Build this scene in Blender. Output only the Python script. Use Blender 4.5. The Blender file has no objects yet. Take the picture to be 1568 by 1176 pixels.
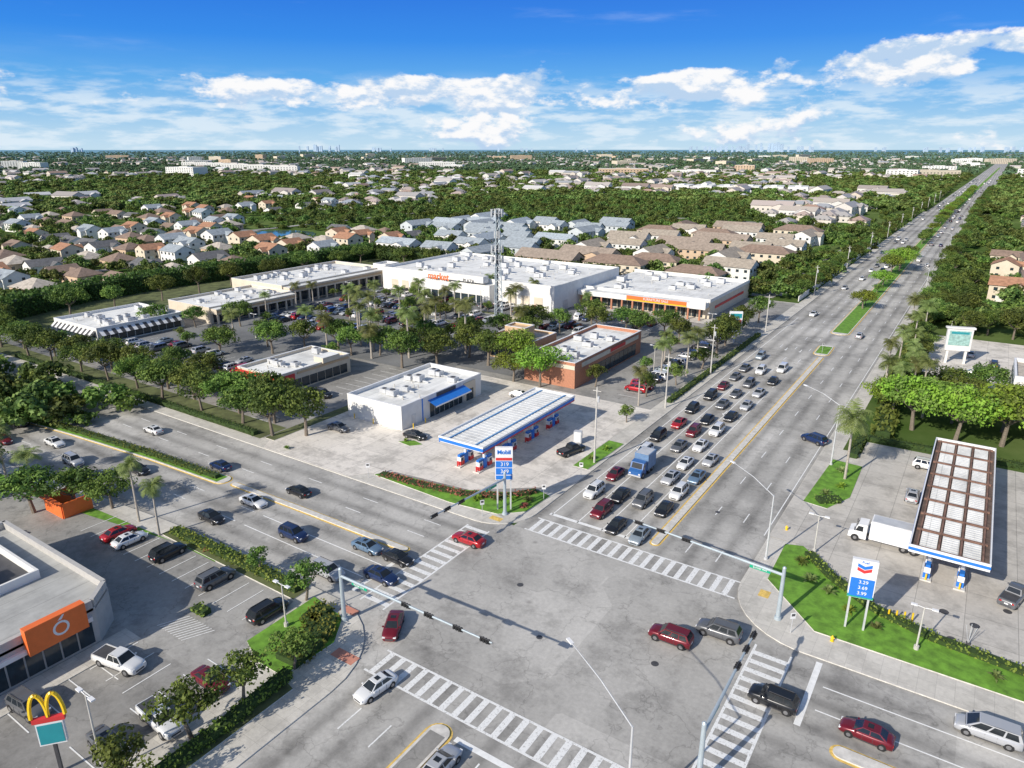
import bpy, math, random
from mathutils import Vector, Matrix
random.seed(7)
R=random.random
def U(a,b): return a+(b-a)*R()
sc=bpy.context.scene
COL=sc.collection
# ------------------------------------------------------------------ materials
MATS={}
def new_mat(name):
    m=bpy.data.materials.new(name); m.use_nodes=True
    nt=m.node_tree; b=nt.nodes['Principled BSDF']
    return m,nt,b
def pos(nt,scale=(1,1,1)):
    g=nt.nodes.new('ShaderNodeNewGeometry'); mp=nt.nodes.new('ShaderNodeMapping')
    mp.inputs['Scale'].default_value=scale
    nt.links.new(g.outputs['Position'],mp.inputs['Vector']); return mp.outputs[0]
def noise(nt,vec,sc_,det=4,rough=.6):
    n=nt.nodes.new('ShaderNodeTexNoise'); n.inputs['Scale'].default_value=sc_
    n.inputs['Detail'].default_value=det; n.inputs['Roughness'].default_value=rough
    nt.links.new(vec,n.inputs['Vector']); return n.outputs['Fac']
def ramp(nt,fac,stops):
    r=nt.nodes.new('ShaderNodeValToRGB'); e=r.color_ramp.elements
    while len(e)<len(stops): e.new(.5)
    for i,(p,c) in enumerate(stops):
        e[i].position=p; e[i].color=(c[0],c[1],c[2],1) if not isinstance(c,(int,float)) else (c,c,c,1)
    nt.links.new(fac,r.inputs[0]); return r.outputs[0]
def mixc(nt,a,b,fac,mode='MIX'):
    m=nt.nodes.new('ShaderNodeMix'); m.data_type='RGBA'; m.blend_type=mode
    for sock,val in ((0,fac),(6,a),(7,b)):
        if isinstance(val,bpy.types.NodeSocket): nt.links.new(val,m.inputs[sock])
        elif sock==0: m.inputs[0].default_value=val
        else: m.inputs[sock].default_value=(val[0],val[1],val[2],1)
    return m.outputs[2]
def mth(nt,op,a,b_=None,c=None):
    n=nt.nodes.new('ShaderNodeMath'); n.operation=op
    for i,v in enumerate((a,b_,c)):
        if v is None: continue
        if isinstance(v,(int,float)): n.inputs[i].default_value=v
        else: nt.links.new(v,n.inputs[i])
    return n.outputs[0]
def simple(name,col,rough=.8,var=.25,scale=1.5,metal=0):
    if name in MATS: return MATS[name]
    m,nt,b=new_mat(name)
    p=pos(nt); f=noise(nt,p,scale,5)
    lo=[c*(1-var) for c in col]; hi=[min(1,c*(1+var)) for c in col]
    c=ramp(nt,f,[(.3,lo),(.7,hi)])
    nt.links.new(c,b.inputs['Base Color'])
    b.inputs['Roughness'].default_value=rough; b.inputs['Metallic'].default_value=metal
    MATS[name]=m; return m
def asphalt(name,base,lane=None,crack=True):
    m,nt,b=new_mat(name)
    p=pos(nt)
    big=noise(nt,p,.045,6,.66); fine=noise(nt,p,2.2,5,.75)
    c1=ramp(nt,big,[(.36,[x*.72 for x in base]),(.5,base),(.62,[x*1.18 for x in base])])
    c2=ramp(nt,fine,[(.3,.86),(.7,1.1)])
    c=mixc(nt,c1,c2,1.0,'MULTIPLY')
    if crack:
        st=noise(nt,pos(nt,(.5,.5,1)),.35,7,.74)
        c3=ramp(nt,st,[(.37,.66),(.50,1.0)])
        c=mixc(nt,c,c3,.8,'MULTIPLY')
        v2=nt.nodes.new('ShaderNodeTexVoronoi'); v2.distance='CHEBYCHEV'; v2.inputs['Scale'].default_value=.055
        nt.links.new(p,v2.inputs['Vector'])
        sp=nt.nodes.new('ShaderNodeSeparateColor'); nt.links.new(v2.outputs['Color'],sp.inputs[0])
        c=mixc(nt,c,ramp(nt,sp.outputs[0],[(.2,.86),(.8,1.06)]),.8,'MULTIPLY')
        v=nt.nodes.new('ShaderNodeTexVoronoi'); v.feature='DISTANCE_TO_EDGE'; v.inputs['Scale'].default_value=.13
        nn=nt.nodes.new('ShaderNodeTexNoise'); nn.inputs['Scale'].default_value=.4; nn.inputs['Detail'].default_value=5
        nt.links.new(p,nn.inputs['Vector'])
        ad=nt.nodes.new('ShaderNodeVectorMath'); ad.operation='MULTIPLY_ADD'; ad.inputs[1].default_value=(5,5,5)
        nt.links.new(nn.outputs['Color'],ad.inputs[0]); nt.links.new(p,ad.inputs[2])
        nt.links.new(ad.outputs[0],v.inputs['Vector'])
        c=mixc(nt,c,ramp(nt,v.outputs[0],[(0,.55),(.012,1.0)]),.6,'MULTIPLY')
        # oil spots
        v3=nt.nodes.new('ShaderNodeTexVoronoi'); v3.inputs['Scale'].default_value=.45; nt.links.new(p,v3.inputs['Vector'])
        c=mixc(nt,c,ramp(nt,v3.outputs['Distance'],[(.06,.6),(.22,1.0)]),mth(nt,'MULTIPLY',ramp(nt,noise(nt,p,.11,3),[(.5,0.0),(.6,1.0)]),.8),'MULTIPLY')
    if lane:
        ax,off,per=lane
        s=nt.nodes.new('ShaderNodeSeparateXYZ'); nt.links.new(p,s.inputs[0])
        cs=mth(nt,'COSINE',mth(nt,'MULTIPLY',mth(nt,'SUBTRACT',s.outputs[ax],off),6.2832/per))
        k=mth(nt,'MULTIPLY',mth(nt,'POWER',mth(nt,'MULTIPLY_ADD',cs,.5,.5),2.0),noise(nt,pos(nt,(.12,1,1) if ax==1 else (1,.12,1)),.5,6,.7))
        c=mixc(nt,c,ramp(nt,k,[(.0,1.0),(.6,.58)]),.9,'MULTIPLY')
    nt.links.new(c,b.inputs['Base Color']); b.inputs['Roughness'].default_value=.88
    MATS[name]=m; return m
def concrete(name,base,slab,stain=.8):
    m,nt,b=new_mat(name)
    p=pos(nt)
    br=nt.nodes.new('ShaderNodeTexBrick'); br.offset=0; br.inputs['Scale'].default_value=1
    br.inputs['Brick Width'].default_value=slab; br.inputs['Row Height'].default_value=slab
    br.inputs['Mortar Size'].default_value=slab*.007; 
    br.inputs['Color1'].default_value=(base[0],base[1],base[2],1)
    br.inputs['Color2'].default_value=(base[0]*.88,base[1]*.88,base[2]*.88,1)
    br.inputs['Mortar'].default_value=(base[0]*.55,base[1]*.55,base[2]*.55,1)
    nt.links.new(p,br.inputs['Vector'])
    s=ramp(nt,noise(nt,p,.22,8,.74),[(.38,stain),(.53,1.0)])
    s2=ramp(nt,noise(nt,p,2.5,4,.65),[(.3,.90),(.7,1.05)])
    c=mixc(nt,mixc(nt,br.outputs['Color'],s,1,'MULTIPLY'),s2,1,'MULTIPLY')
    nt.links.new(c,b.inputs['Base Color']); b.inputs['Roughness'].default_value=.85
    MATS[name]=m; return m
def leafmat(name,c_lo,c_hi,trans=.3,scale=.35):
    m,nt,b=new_mat(name)
    oi=nt.nodes.new('ShaderNodeObjectInfo')
    f=noise(nt,pos(nt),scale,4,.6)
    c=ramp(nt,f,[(.3,c_lo),(.7,c_hi)])
    hs=nt.nodes.new('ShaderNodeHueSaturation')
    mr=nt.nodes.new('ShaderNodeMapRange'); mr.inputs[3].default_value=.46; mr.inputs[4].default_value=.52
    nt.links.new(oi.outputs['Random'],mr.inputs[0]); nt.links.new(mr.outputs[0],hs.inputs['Hue'])
    mr2=nt.nodes.new('ShaderNodeMapRange'); mr2.inputs[3].default_value=.62; mr2.inputs[4].default_value=1.3
    nt.links.new(oi.outputs['Random'],mr2.inputs[0]); nt.links.new(mr2.outputs[0],hs.inputs['Value'])
    hs.inputs['Saturation'].default_value=.93
    nt.links.new(c,hs.inputs['Color'])
    nt.links.new(hs.outputs[0],b.inputs['Base Color']); b.inputs['Roughness'].default_value=.65
    b.inputs['Specular IOR Level'].default_value=.25
    tr=nt.nodes.new('ShaderNodeBsdfTranslucent'); nt.links.new(hs.outputs[0],tr.inputs[0])
    mx=nt.nodes.new('ShaderNodeMixShader'); mx.inputs[0].default_value=trans
    out=nt.nodes['Material Output']
    nt.links.new(b.outputs[0],mx.inputs[1]); nt.links.new(tr.outputs[0],mx.inputs[2]); nt.links.new(mx.outputs[0],out.inputs[0])
    MATS[name]=m; return m
ASP=asphalt('asphalt_road_ew',(.47,.455,.425),(1,50.8,3.55))
ASPN=asphalt('asphalt_road_ns',(.47,.455,.425),(0,-43.5,3.67))
ASPJ=asphalt('asphalt_junction',(.45,.435,.405))
ASPD=asphalt('asphalt_lot_dark',(.19,.195,.20),None,False)
ASPM=asphalt('asphalt_lot_worn',(.33,.32,.30))
CONC=concrete('concrete_walk',(.64,.61,.55),1.6,.78)
CONL=concrete('concrete_lot',(.78,.73,.66),4.5,.66)
CONR=concrete('concrete_lot_grey',(.58,.55,.50),5,.72)
KERB=simple('kerb',(.60,.58,.54),.9,.2)
WHT=simple('road_paint_white',(.82,.82,.80),.6,.1,2)
m,nt,b=new_mat('road_paint_worn'); p=pos(nt)
c=ramp(nt,noise(nt,p,4,6,.78),[(.37,(.44,.43,.41)),(.47,(.80,.80,.78))]); nt.links.new(c,b.inputs['Base Color']); WORN=m
YEL=simple('road_paint_yellow',(.70,.48,.13),.7,.3,3)
GRASS=simple('lawn',(.13,.28,.028),.9,.4,.9)
VERGE=simple('verge',(.11,.13,.05),.95,.5,.35)
m,nt,b=new_mat('terrain'); p=pos(nt)
c=mixc(nt,ramp(nt,noise(nt,p,.02,6,.7),[(.35,(.05,.10,.02)),(.65,(.14,.19,.065))]),ramp(nt,noise(nt,p,.003,4,.6),[(.3,.8),(.7,1.2)]),1,'MULTIPLY')
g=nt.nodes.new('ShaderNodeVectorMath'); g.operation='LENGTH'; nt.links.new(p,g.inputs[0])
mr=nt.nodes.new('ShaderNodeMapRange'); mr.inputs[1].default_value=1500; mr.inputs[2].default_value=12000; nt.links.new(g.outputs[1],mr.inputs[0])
c=mixc(nt,c,(.17,.33,.44),mr.outputs[0]); nt.links.new(c,b.inputs['Base Color']); b.inputs['Roughness'].default_value=1; TERR=m  # aerial haze painted into the ground colour, bluer with distance
b.inputs['Specular IOR Level'].default_value=0
BARK=simple('bark',(.20,.165,.13),.95,.3,4)
PBARK=simple('palm_bark',(.40,.36,.31),.95,.25,5)
LEAF1=leafmat('leaf_light',(.11,.20,.025),(.22,.31,.05))
LEAF2=leafmat('leaf_dark',(.045,.10,.016),(.10,.165,.03))
LEAFB=leafmat('leaf_bright',(.17,.34,.018),(.29,.46,.03))
PLEAF=leafmat('palm_leaf',(.13,.19,.04),(.27,.32,.10))
HEDGEM=leafmat('hedge_leaf',(.11,.19,.018),(.30,.35,.045))
HEDGED=simple('hedge_core',(.03,.06,.01),.9,.3)
REDL=leafmat('red_shrub_leaf',(.26,.05,.05),(.42,.12,.09))
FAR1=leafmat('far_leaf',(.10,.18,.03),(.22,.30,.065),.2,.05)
FARH=leafmat('hazy_leaf',(.10,.19,.08),(.18,.28,.125),.1,.02)  # hazy leaf materials: bluish air haze is put into the leaf colour
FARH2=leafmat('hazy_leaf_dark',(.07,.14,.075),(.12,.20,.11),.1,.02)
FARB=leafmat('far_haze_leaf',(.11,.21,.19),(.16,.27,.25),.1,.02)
WALLW=simple('wall_white',(.73,.72,.69),.8,.07,.6)
WALLC=simple('wall_cream',(.64,.56,.44),.8,.08,.6)
WALLT=simple('wall_tan',(.56,.40,.24),.8,.08,.6)
def roofing(name,base,stain):
    m,nt,b=new_mat(name); p=pos(nt)
    s=ramp(nt,noise(nt,p,.12,8,.74),[(.37,stain),(.53,1.0)])
    s2=ramp(nt,noise(nt,pos(nt,(1,.12,1)),.9,5,.7),[(.3,.82),(.6,1.0)])
    br=nt.nodes.new('ShaderNodeTexBrick'); br.offset=0; br.inputs['Scale'].default_value=1; br.inputs['Brick Width'].default_value=3.2; br.inputs['Row Height'].default_value=16
    br.inputs['Mortar Size'].default_value=.05; br.inputs['Color1'].default_value=(*base,1); br.inputs['Color2'].default_value=(*[x*.94 for x in base],1); br.inputs['Mortar'].default_value=(*[x*.72 for x in base],1)
    nt.links.new(p,br.inputs['Vector'])
    c=mixc(nt,mixc(nt,br.outputs['Color'],s,1,'MULTIPLY'),s2,1,'MULTIPLY'); nt.links.new(c,b.inputs['Base Color']); b.inputs['Roughness'].default_value=.85
    return m
ROOFW=roofing('roof_white',(.87,.87,.84),.72)
ROOFG=roofing('roof_grey',(.46,.46,.44),.76)
BRICK=simple('brick_red',(.44,.20,.12),.9,.2,3)
GLASS=simple('window_glass',(.03,.045,.055),.12,.3,1)
DGREY=simple('dark_grey',(.07,.07,.075),.6,.2)
BLK=simple('black_rubber',(.018,.018,.019),.7,.2)
GALV=simple('galvanised_steel',(.46,.53,.57),.45,.1,1,.3)
STEEL=simple('steel_light',(.58,.59,.60),.5,.12,1,.2)
CONP=simple('pole_concrete',(.52,.50,.46),.9,.15)
BLUE=simple('paint_blue',(.02,.18,.62),.5,.08)
RED=simple('paint_red',(.62,.04,.04),.5,.08)
ORG=simple('paint_orange',(.82,.17,.035),.5,.06)
YPL=simple('plastic_yellow',(.85,.56,.02),.4,.05)
GRN=simple('sign_green',(.01,.36,.20),.5,.05)
WP=simple('paint_white',(.78,.78,.78),.5,.05)
TEALM=simple('paint_teal',(.02,.28,.32),.5,.05)
RUST=simple('rusty_beam',(.20,.115,.085),.9,.4,1)
MULCH=simple('mulch',(.20,.14,.09),1,.3,3)
WATER=simple('lake_water',(.07,.14,.15),.08,.2,.05)
TACT=simple('tactile_paving',(.55,.24,.17),.8,.15)
# --------------------------------------------------------------- mesh builder
class MB:
    def __init__(s): s.v=[];s.f=[];s.m=[];s.mats=[]
    def mi(s,mat):
        if mat not in s.mats: s.mats.append(mat)
        return s.mats.index(mat)
    def poly(s,pts,mat):
        i=len(s.v); s.v+= [tuple(p) for p in pts]; s.f.append(tuple(range(i,i+len(pts)))); s.m.append(s.mi(mat))
    def box(s,c,d,mat,rot=0,top=None,tap=1.0):
        ca,sa=math.cos(rot),math.sin(rot); i=len(s.v)
        for dz,t in ((-.5,1),(.5,tap)):
            for dx,dy in ((-.5,-.5),(.5,-.5),(.5,.5),(-.5,.5)):
                x=dx*d[0]*t;y=dy*d[1]*t
                s.v.append((c[0]+x*ca-y*sa,c[1]+x*sa+y*ca,c[2]+dz*d[2]))
        for q in ((0,3,2,1),(4,5,6,7),(0,1,5,4),(1,2,6,5),(2,3,7,6),(3,0,4,7)):
            s.f.append(tuple(i+k for k in q)); s.m.append(s.mi(mat if q!=(4,5,6,7) or top is None else top))
    def cyl(s,p0,p1,r0,r1,n,mat,cap=True):
        p0=Vector(p0);p1=Vector(p1);d=(p1-p0).normalized()
        a=d.orthogonal().normalized(); b_=d.cross(a); i=len(s.v)
        for p,r in ((p0,r0),(p1,r1)):
            for k in range(n):
                t=2*math.pi*k/n; s.v.append(tuple(p+a*math.cos(t)*r+b_*math.sin(t)*r))
        mi=s.mi(mat)
        for k in range(n): s.f.append((i+k,i+(k+1)%n,i+n+(k+1)%n,i+n+k)); s.m.append(mi)
        if cap:
            s.f.append(tuple(i+n+k for k in range(n))); s.m.append(mi)
            s.f.append(tuple(i+n-1-k for k in range(n))); s.m.append(mi)
    def prism(s,poly,z0,z1,top,side):
        n=len(poly); area=sum(poly[k][0]*poly[(k+1)%n][1]-poly[(k+1)%n][0]*poly[k][1] for k in range(n))
        if area<0: poly=poly[::-1]
        s.poly([(x,y,z1) for x,y in poly],top)
        for k in range(n):
            a=poly[k];b_=poly[(k+1)%n]
            s.poly([(a[0],a[1],z0),(b_[0],b_[1],z0),(b_[0],b_[1],z1),(a[0],a[1],z1)],side)
    def mesh(s,name,smooth=False):
        me=bpy.data.meshes.new(name); me.from_pydata(s.v,[],s.f)
        for mt in s.mats: me.materials.append(mt)
        me.polygons.foreach_set('material_index',s.m)
        if smooth: me.polygons.foreach_set('use_smooth',[True]*len(me.polygons))
        me.update(); return me
    def build(s,name,parent=None,smooth=False,loc=(0,0,0),rz=0):
        return place(s.mesh(name,smooth),name,loc,rz,1,parent)
def place(me,name,loc=(0,0,0),rz=0,scale=1,parent=None,color=None):
    o=bpy.data.objects.new(name,me); COL.objects.link(o)
    o.location=loc; o.rotation_euler=(0,0,rz)
    o.scale=(scale,)*3 if isinstance(scale,(int,float)) else scale
    if parent: o.parent=parent
    if color: o.color=(*color,1)
    return o
def empty(name,loc=(0,0,0),rz=0):
    o=bpy.data.objects.new(name,None); COL.objects.link(o); o.location=loc; o.rotation_euler=(0,0,rz); return o
def text(body,size,loc,rz,mat,parent,name='lettering',bold=.0):
    c=bpy.data.curves.new(name,'FONT'); c.body=body; c.size=size; c.align_x='CENTER'; c.align_y='CENTER'; c.extrude=.02; c.offset=bold
    c.materials.append(mat); o=bpy.data.objects.new(name,c); COL.objects.link(o)
    o.location=loc; o.rotation_euler=(math.pi/2,0,rz); o.parent=parent; return o
def rect(x0,x1,y0,y1): return [(x0,y0),(x1,y0),(x1,y1),(x0,y1)]
def flat(name,poly,z,mat):
    b=MB(); b.poly([(x,y,z) for x,y in poly],mat); return b.build(name)
# --------------------------------------------------------------- ground, roads
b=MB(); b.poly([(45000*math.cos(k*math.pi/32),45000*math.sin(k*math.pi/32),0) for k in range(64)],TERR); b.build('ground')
b=MB(); b.poly([(x,y,.02) for x,y in rect(-900,400,34,72)],ASP); b.build('cross_road')
flat('road_junction',rect(-54,-9.4,44.6,73.5),.0255,ASPJ)
b=MB(); b.poly([(x,y,.026) for x,y in rect(-48.5,-11,73.51,700)],ASPN); b.poly([(x,y,.026) for x,y in rect(-48.5,-11,-80,44.59)],ASPN)
b.poly([(-48.5,700,.026),(-11,700,.026),(50,9000,.026),(12,9000,.026)],ASPN); b.build('main_road')
def arc(cx,cy,r,a0,a1,n=8): return [(cx+r*math.cos(math.radians(a0+(a1-a0)*i/n)),cy+r*math.sin(math.radians(a0+(a1-a0)*i/n))) for i in range(n+1)]
NW=arc(-54,78,6.5,-90,0)+[(-47.5,700),(-260,700),(-260,71.5)]
NE=[(400,69),(400,700),(-18,700)]+arc(-8.5,77.5,9.5,180,265)[0:]
SW=[(-45.5,-80)]+[(-45.5,33)]+arc(-56.5,36.8,11,0,88)+[(-75,48),(-90,47.3),(-110,45.5),(-135,43),(-160,40),(-260,35),(-260,-80)]
SE=[(-11.8,-80),(400,-80),(400,46)]+arc(-5.8,40,6,90,180)
for nm,pl in (('pavement',NW),('pavement',NE),('pavement',SW),('pavement',SE)):
    bb=MB(); bb.prism(pl,0,.15,CONC,KERB); bb.build(nm)
_zc=[.153]
def NZ():
    _zc[0]+=.003; return _zc[0]
Z3=.195
flat('lawn',rect(-259,-50.5,252,699),NZ(),TERR); flat('lawn',rect(-15,399,127,699),NZ(),TERR)
flat('parking_lot',rect(-259,-51,74.5,251),NZ(),ASPM); flat('lawn',rect(-259,-46.2-9,-79,30),NZ(),GRASS)
flat('verge',rect(-259,-104,73.9,80),NZ(),VERGE); flat('verge',rect(-259,-226,84,250),NZ(),VERGE); flat('verge',rect(-226,-120,241,251),NZ(),VERGE)
flat('lawn',[(-75,45),(-110,43),(-160,37.5),(-258,32),(-258,-70),(-75,-70)],NZ(),GRASS)
flat('forecourt',[(-103,74.5),(-76,74.5),(-74,77),(-60,78.5),(-50.5,86),(-47.6,90),(-47.6,95),(-51,96),(-51,112),(-50.5,127),(-101,127)],NZ(),CONL)
flat('driveway',[(-100,71.6),(-79,71.6),(-77,74.6),(-102,74.6)],NZ(),CONL)
flat('forecourt',[(-17.9,90),(-14.5,90),(-9.5,85),(-2,78.5),(10,76),(120,76),(120,133),(-12,133),(-12,122),(-17.9,122)],NZ(),CONR)
flat('parking_lot',[(-129,-20),(-54.5,-20),(-54.5,30),(-58,38),(-60,44.5),(-84,44.5),(-100,42),(-129,39)],NZ(),ASPM)
flat('parking_lot',rect(-190,-102,121,209),NZ(),ASPD); flat('parking_lot',rect(-110,-75,130,209),NZ(),ASPD)
flat('parking_lot',rect(-192,-136,84,121),NZ(),ASPD)
flat('parking_lot',rect(-230,-192,79,92),NZ(),ASPD)
flat('plaza_walk',rect(-192,-66,205,211.6),NZ(),CONC)
flat('parking_lot',rect(-8,80,176,228),NZ(),CONL)
for x0,x1,y0,y1 in ((-900,-262,128,134),(-900,-262,178,184),(-900,-262,228,234),(-900,-262,290,296),(-258,-60,256,261),(-255,-60,330,336),(-320,-314,60,600),(-400,-394,100,600),(-64,-58,262,440),(-175,-169,262,329),(-2500,-60,520,532),(-1800,-60,900,914)):
    flat('residential_street',rect(x0,x1,y0,y1),NZ(),ASPM)
flat('lake',arc(-365,285,26,0,360,20)[:-1],.24,WATER)
ZL=.222
def median(pts,w,inner,name='road_median',yl=True):
    b=MB(); L=[];Rr=[];L2=[];R2=[]
    for i,pn in enumerate(pts):
        a=Vector(pts[max(i-1,0)]); c=Vector(pts[min(i+1,len(pts)-1)]); d=(c-a).normalized(); n=Vector((-d.y,d.x)); q=Vector(pn)
        L.append(q+n*w/2);Rr.append(q-n*w/2);L2.append(q+n*(w/2+.28));R2.append(q-n*(w/2+.28))
    d0=(Vector(pts[0])-Vector(pts[1])).normalized(); d1=(Vector(pts[-1])-Vector(pts[-2])).normalized()
    def cap(c,d):
        n=Vector((-d.y,d.x)); return [tuple(Vector(c)+n*(w/2)*math.cos(t)+d*(w/2)*math.sin(t)) for t in (math.pi*k/8 for k in range(1,8))]
    out=[tuple(q) for q in L]+cap(pts[-1],d1)+[tuple(q) for q in Rr[::-1]]+cap(pts[0],d0)
    b.prism(out,.02,.16,KERB,KERB)
    for side,s2 in ((L,L2),(Rr,R2)):
        for i in range(len(pts)-1):
            if yl:
                q=[(p.x,p.y,.036) for p in (side[i],side[i+1],s2[i+1],s2[i])]
                nz=(Vector(q[1])-Vector(q[0])).cross(Vector(q[2])-Vector(q[0])).z
                b.poly(q if nz>0 else q[::-1],YEL)
    # yellow nose band
    for c,d in ((pts[0],d0),(pts[-1],d1)):
        n=Vector((-d.y,d.x)); c=Vector(c)
        for k in range(8):
            t0,t1=math.pi*k/8,math.pi*(k+1)/8
            f=lambda t,r:(c.x+n.x*r*math.cos(t)+d.x*r*math.sin(t),c.y+n.y*r*math.cos(t)+d.y*r*math.sin(t),.037)
            b.poly([f(t0,w/2),f(t0,w/2+.28),f(t1,w/2+.28),f(t1,w/2)][::-1],YEL)
    if inner:
        wi=w-.5
        for i in range(len(pts)-1):
            a=Vector(pts[i]);c=Vector(pts[i+1]);d=(c-a).normalized();n=Vector((-d.y,d.x))*wi/2
            q=[a+n,a-n,c-n,c+n]; b.poly([(p.x,p.y,.166) for p in q],inner)
    b.build(name)
median([(-30.2,80),(-30.2,120),(-30.3,186)],1.0,None)
median([(-31,190),(-31.2,198)],3.4,GRASS)
median([(-31,216),(-31,700)],4.6,GRASS); median([(-29.5,740),(-12,2500)],4.6,GRASS)
median([(-57,60.3),(-75,60.2),(-92,59.9)],.9,None)
median([(-95,59.8),(-112,59.1),(-135,57.2),(-160,54.5),(-240,48)],2.6,GRASS)
median([(-33.6,38.5),(-33.6,-60)],2.2,ASPM)
median([(-3,56.3),(200,56.3)],1.4,None)
mk=MB(); zk=.036
def line(x0,y0,x1,y1,w,mat=WHT,z=zk):
    a=Vector((x0,y0));c=Vector((x1,y1));d=(c-a).normalized();n=Vector((-d.y,d.x))*w/2
    mk.poly([(p.x,p.y,z) for p in (a+n,a-n,c-n,c+n)],mat)
def dash(x0,y0,x1,y1,w=.16,on=3,off=9):
    L=math.hypot(x1-x0,y1-y0);t=0
    while t<L:
        e=min(t+on,L); line(x0+(x1-x0)*t/L,y0+(y1-y0)*t/L,x0+(x1-x0)*e/L,y0+(y1-y0)*e/L,w,WORN); t+=on+off
for x in (-45.6,-41.5,-37.7,-34.2):
    line(x,79,x,150 if x!=-45.6 else 230,.16)
    dash(x,155,x,700) if x!=-45.6 else None
for x in (-26.0,-22.0): dash(x,80,x,700)
line(-18.6,90,-18.6,600,.14)
line(-46,79.2,-31.5,79.2,.6)
for y in (52.7,55.9): line(-57,y,-80,y,.16); dash(-82,y,-100,y)
dash(-100,52,-230,44)
for y in (64.2,67.8): dash(-57,y,-250,y)
line(-56,50,-56,59,.6)
for y in (60.4,64.0): line(-6,y,12,y,.16); dash(14,y,200,y)
line(-7,57.5,-7,67.5,.6)
for x in (-41.6,-37.8): dash(x,37,x,-60)
for x in (-28.6,-24.6,-20.6,-16.6): line(x,38,x,12,.16)
line(-32,39,-12.5,39,.6)
def ladder(x0,x1,y0,y1,along):
    n=.26
    if along=='x':
        line(x0,y0,x1,y0,n,WORN);line(x0,y1,x1,y1,n,WORN); t=x0+.9
        while t<x1-.3: line(t,y0+.13,t,y1-.13,.66,WORN); t+=1.5
    else:
        line(x0,y0,x0,y1,n,WORN);line(x1,y0,x1,y1,n,WORN); t=y0+.9
        while t<y1-.3: line(x0+.13,t,x1-.13,t,.66,WORN); t+=1.5
ladder(-46.8,-17.6,73.6,77.2,'x'); ladder(-45.2,-12.3,41.0,44.4,'x')
ladder(-54.0,-50.4,49.2,70.2,'y'); ladder(-13.2,-9.6,46.5,66.8,'y')
def arrow(x,y,a):
    ca,sa=math.cos(a),math.sin(a)
    def T(px,py): return (x+px*ca-py*sa,y+px*sa+py*ca,zk)
    mk.poly([T(-1.5,-.1),T(.6,-.1),T(.6,.1),T(-1.5,.1)],WHT); mk.poly([T(.6,-.4),T(1.5,0),T(.6,.4)],WHT)
for x in (-39.6,-36): arrow(x,190,-math.pi/2)
arrow(-38,134,-math.pi/2)
mk.build('road_markings')
flat('tactile_paving',rect(-49.6,-46.6,40.5,41.8),.165,TACT); flat('tactile_paving',rect(-54.5,-52.2,46.4,47.4),.19,TACT)
flat('tactile_paving',rect(-15.5,-14.3,75.5,77),.165,YEL); flat('tactile_paving',rect(-52.5,-50.6,73.0,74.0),.165,YEL)
mh=MB()
for x,y,r in ((-21,58,.4),(-33,55,.35),(-40,62,.4),(3,84,.5),(6,83,.5),(4,79,.45),(9,88,.45),(11,82,.45),(-5,84,.45),(-26,93,.35)):
    mh.cyl((x,y,.02),(x,y,.04 if x<-18 else .215),r,r,14,DGREY)
mh.build('manhole_cover')
st=MB(); 
def stalls(x0,x1,y,n,depth,z):
    for i in range(n+1):
        x=x0+(x1-x0)*i/n
        st.poly([(x-.06,y-depth/2,z),(x+.06,y-depth/2,z),(x+.06,y+depth/2,z),(x-.06,y+depth/2,z)],WHT)
def stallsy(y0,y1,x,n,depth,z):
    for i in range(n+1):
        y=y0+(y1-y0)*i/n
        st.poly([(x-depth/2,y-.06,z),(x+depth/2,y-.06,z),(x+depth/2,y+.06,z),(x-depth/2,y+.06,z)],WHT)
stalls(-97,-62,41.5,13,5,ZL); stalls(-68,-62,28,2,5,ZL); stallsy(-5,33,-57,14,5,ZL); stallsy(2,29,-66.5,10,4.6,ZL)
for k in range(10): 
    a=(-69+k*.5,36);st.poly([(a[0],33.2,ZL+.004),(a[0]+.12,33.2,ZL+.004),(a[0]+1.6,36.2,ZL+.004),(a[0]+1.48,36.2,ZL+.004)],WHT)
ROWS=[(-184,-122,140),(-184,-122,157),(-184,-118,173),(-184,-118,190),(-105,-78,176),(-105,-78,192)]
for x0,x1,y in ROWS: stalls(x0,x1,y,int((x1-x0)/2.7),10,ZL)
stallsy(132,205,-58,27,5,ZL); stalls(-188,-140,100,18,10,ZL); stallsy(80,119,-112,14,5,ZL)
st.build('parking_stall_lines')
# --------------------------------------------------------------- vehicles
def paint_mat():
    m,nt,b=new_mat('car_paint'); oi=nt.nodes.new('ShaderNodeObjectInfo'); nt.links.new(oi.outputs['Color'],b.inputs['Base Color'])
    b.inputs['Metallic'].default_value=.2;b.inputs['Roughness'].default_value=.3;b.inputs['Coat Weight'].default_value=.6;b.inputs['Coat Roughness'].default_value=.08
    return m
PAINT=paint_mat()
CGL=simple('car_glass',(.02,.025,.03),.06,.2)
HUB=simple('wheel_hub',(.35,.35,.36),.35,.2,1,.7)
LAMP=simple('headlamp',(.75,.76,.78),.15,.05)
TAIL=simple('tail_lamp',(.45,.01,.01),.2,.05)
def patch(b,q,u0,u1,v0,v1,mat,off=.006):
    q=[Vector(x) for x in q]
    n=(q[1]-q[0]).cross(q[3]-q[0]).normalized()
    def B(u,v): return q[0]*(1-u)*(1-v)+q[1]*u*(1-v)+q[2]*u*v+q[3]*(1-u)*v+n*off
    b.poly([B(u0,v0),B(u1,v0),B(u1,v1),B(u0,v1)],mat)
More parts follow.
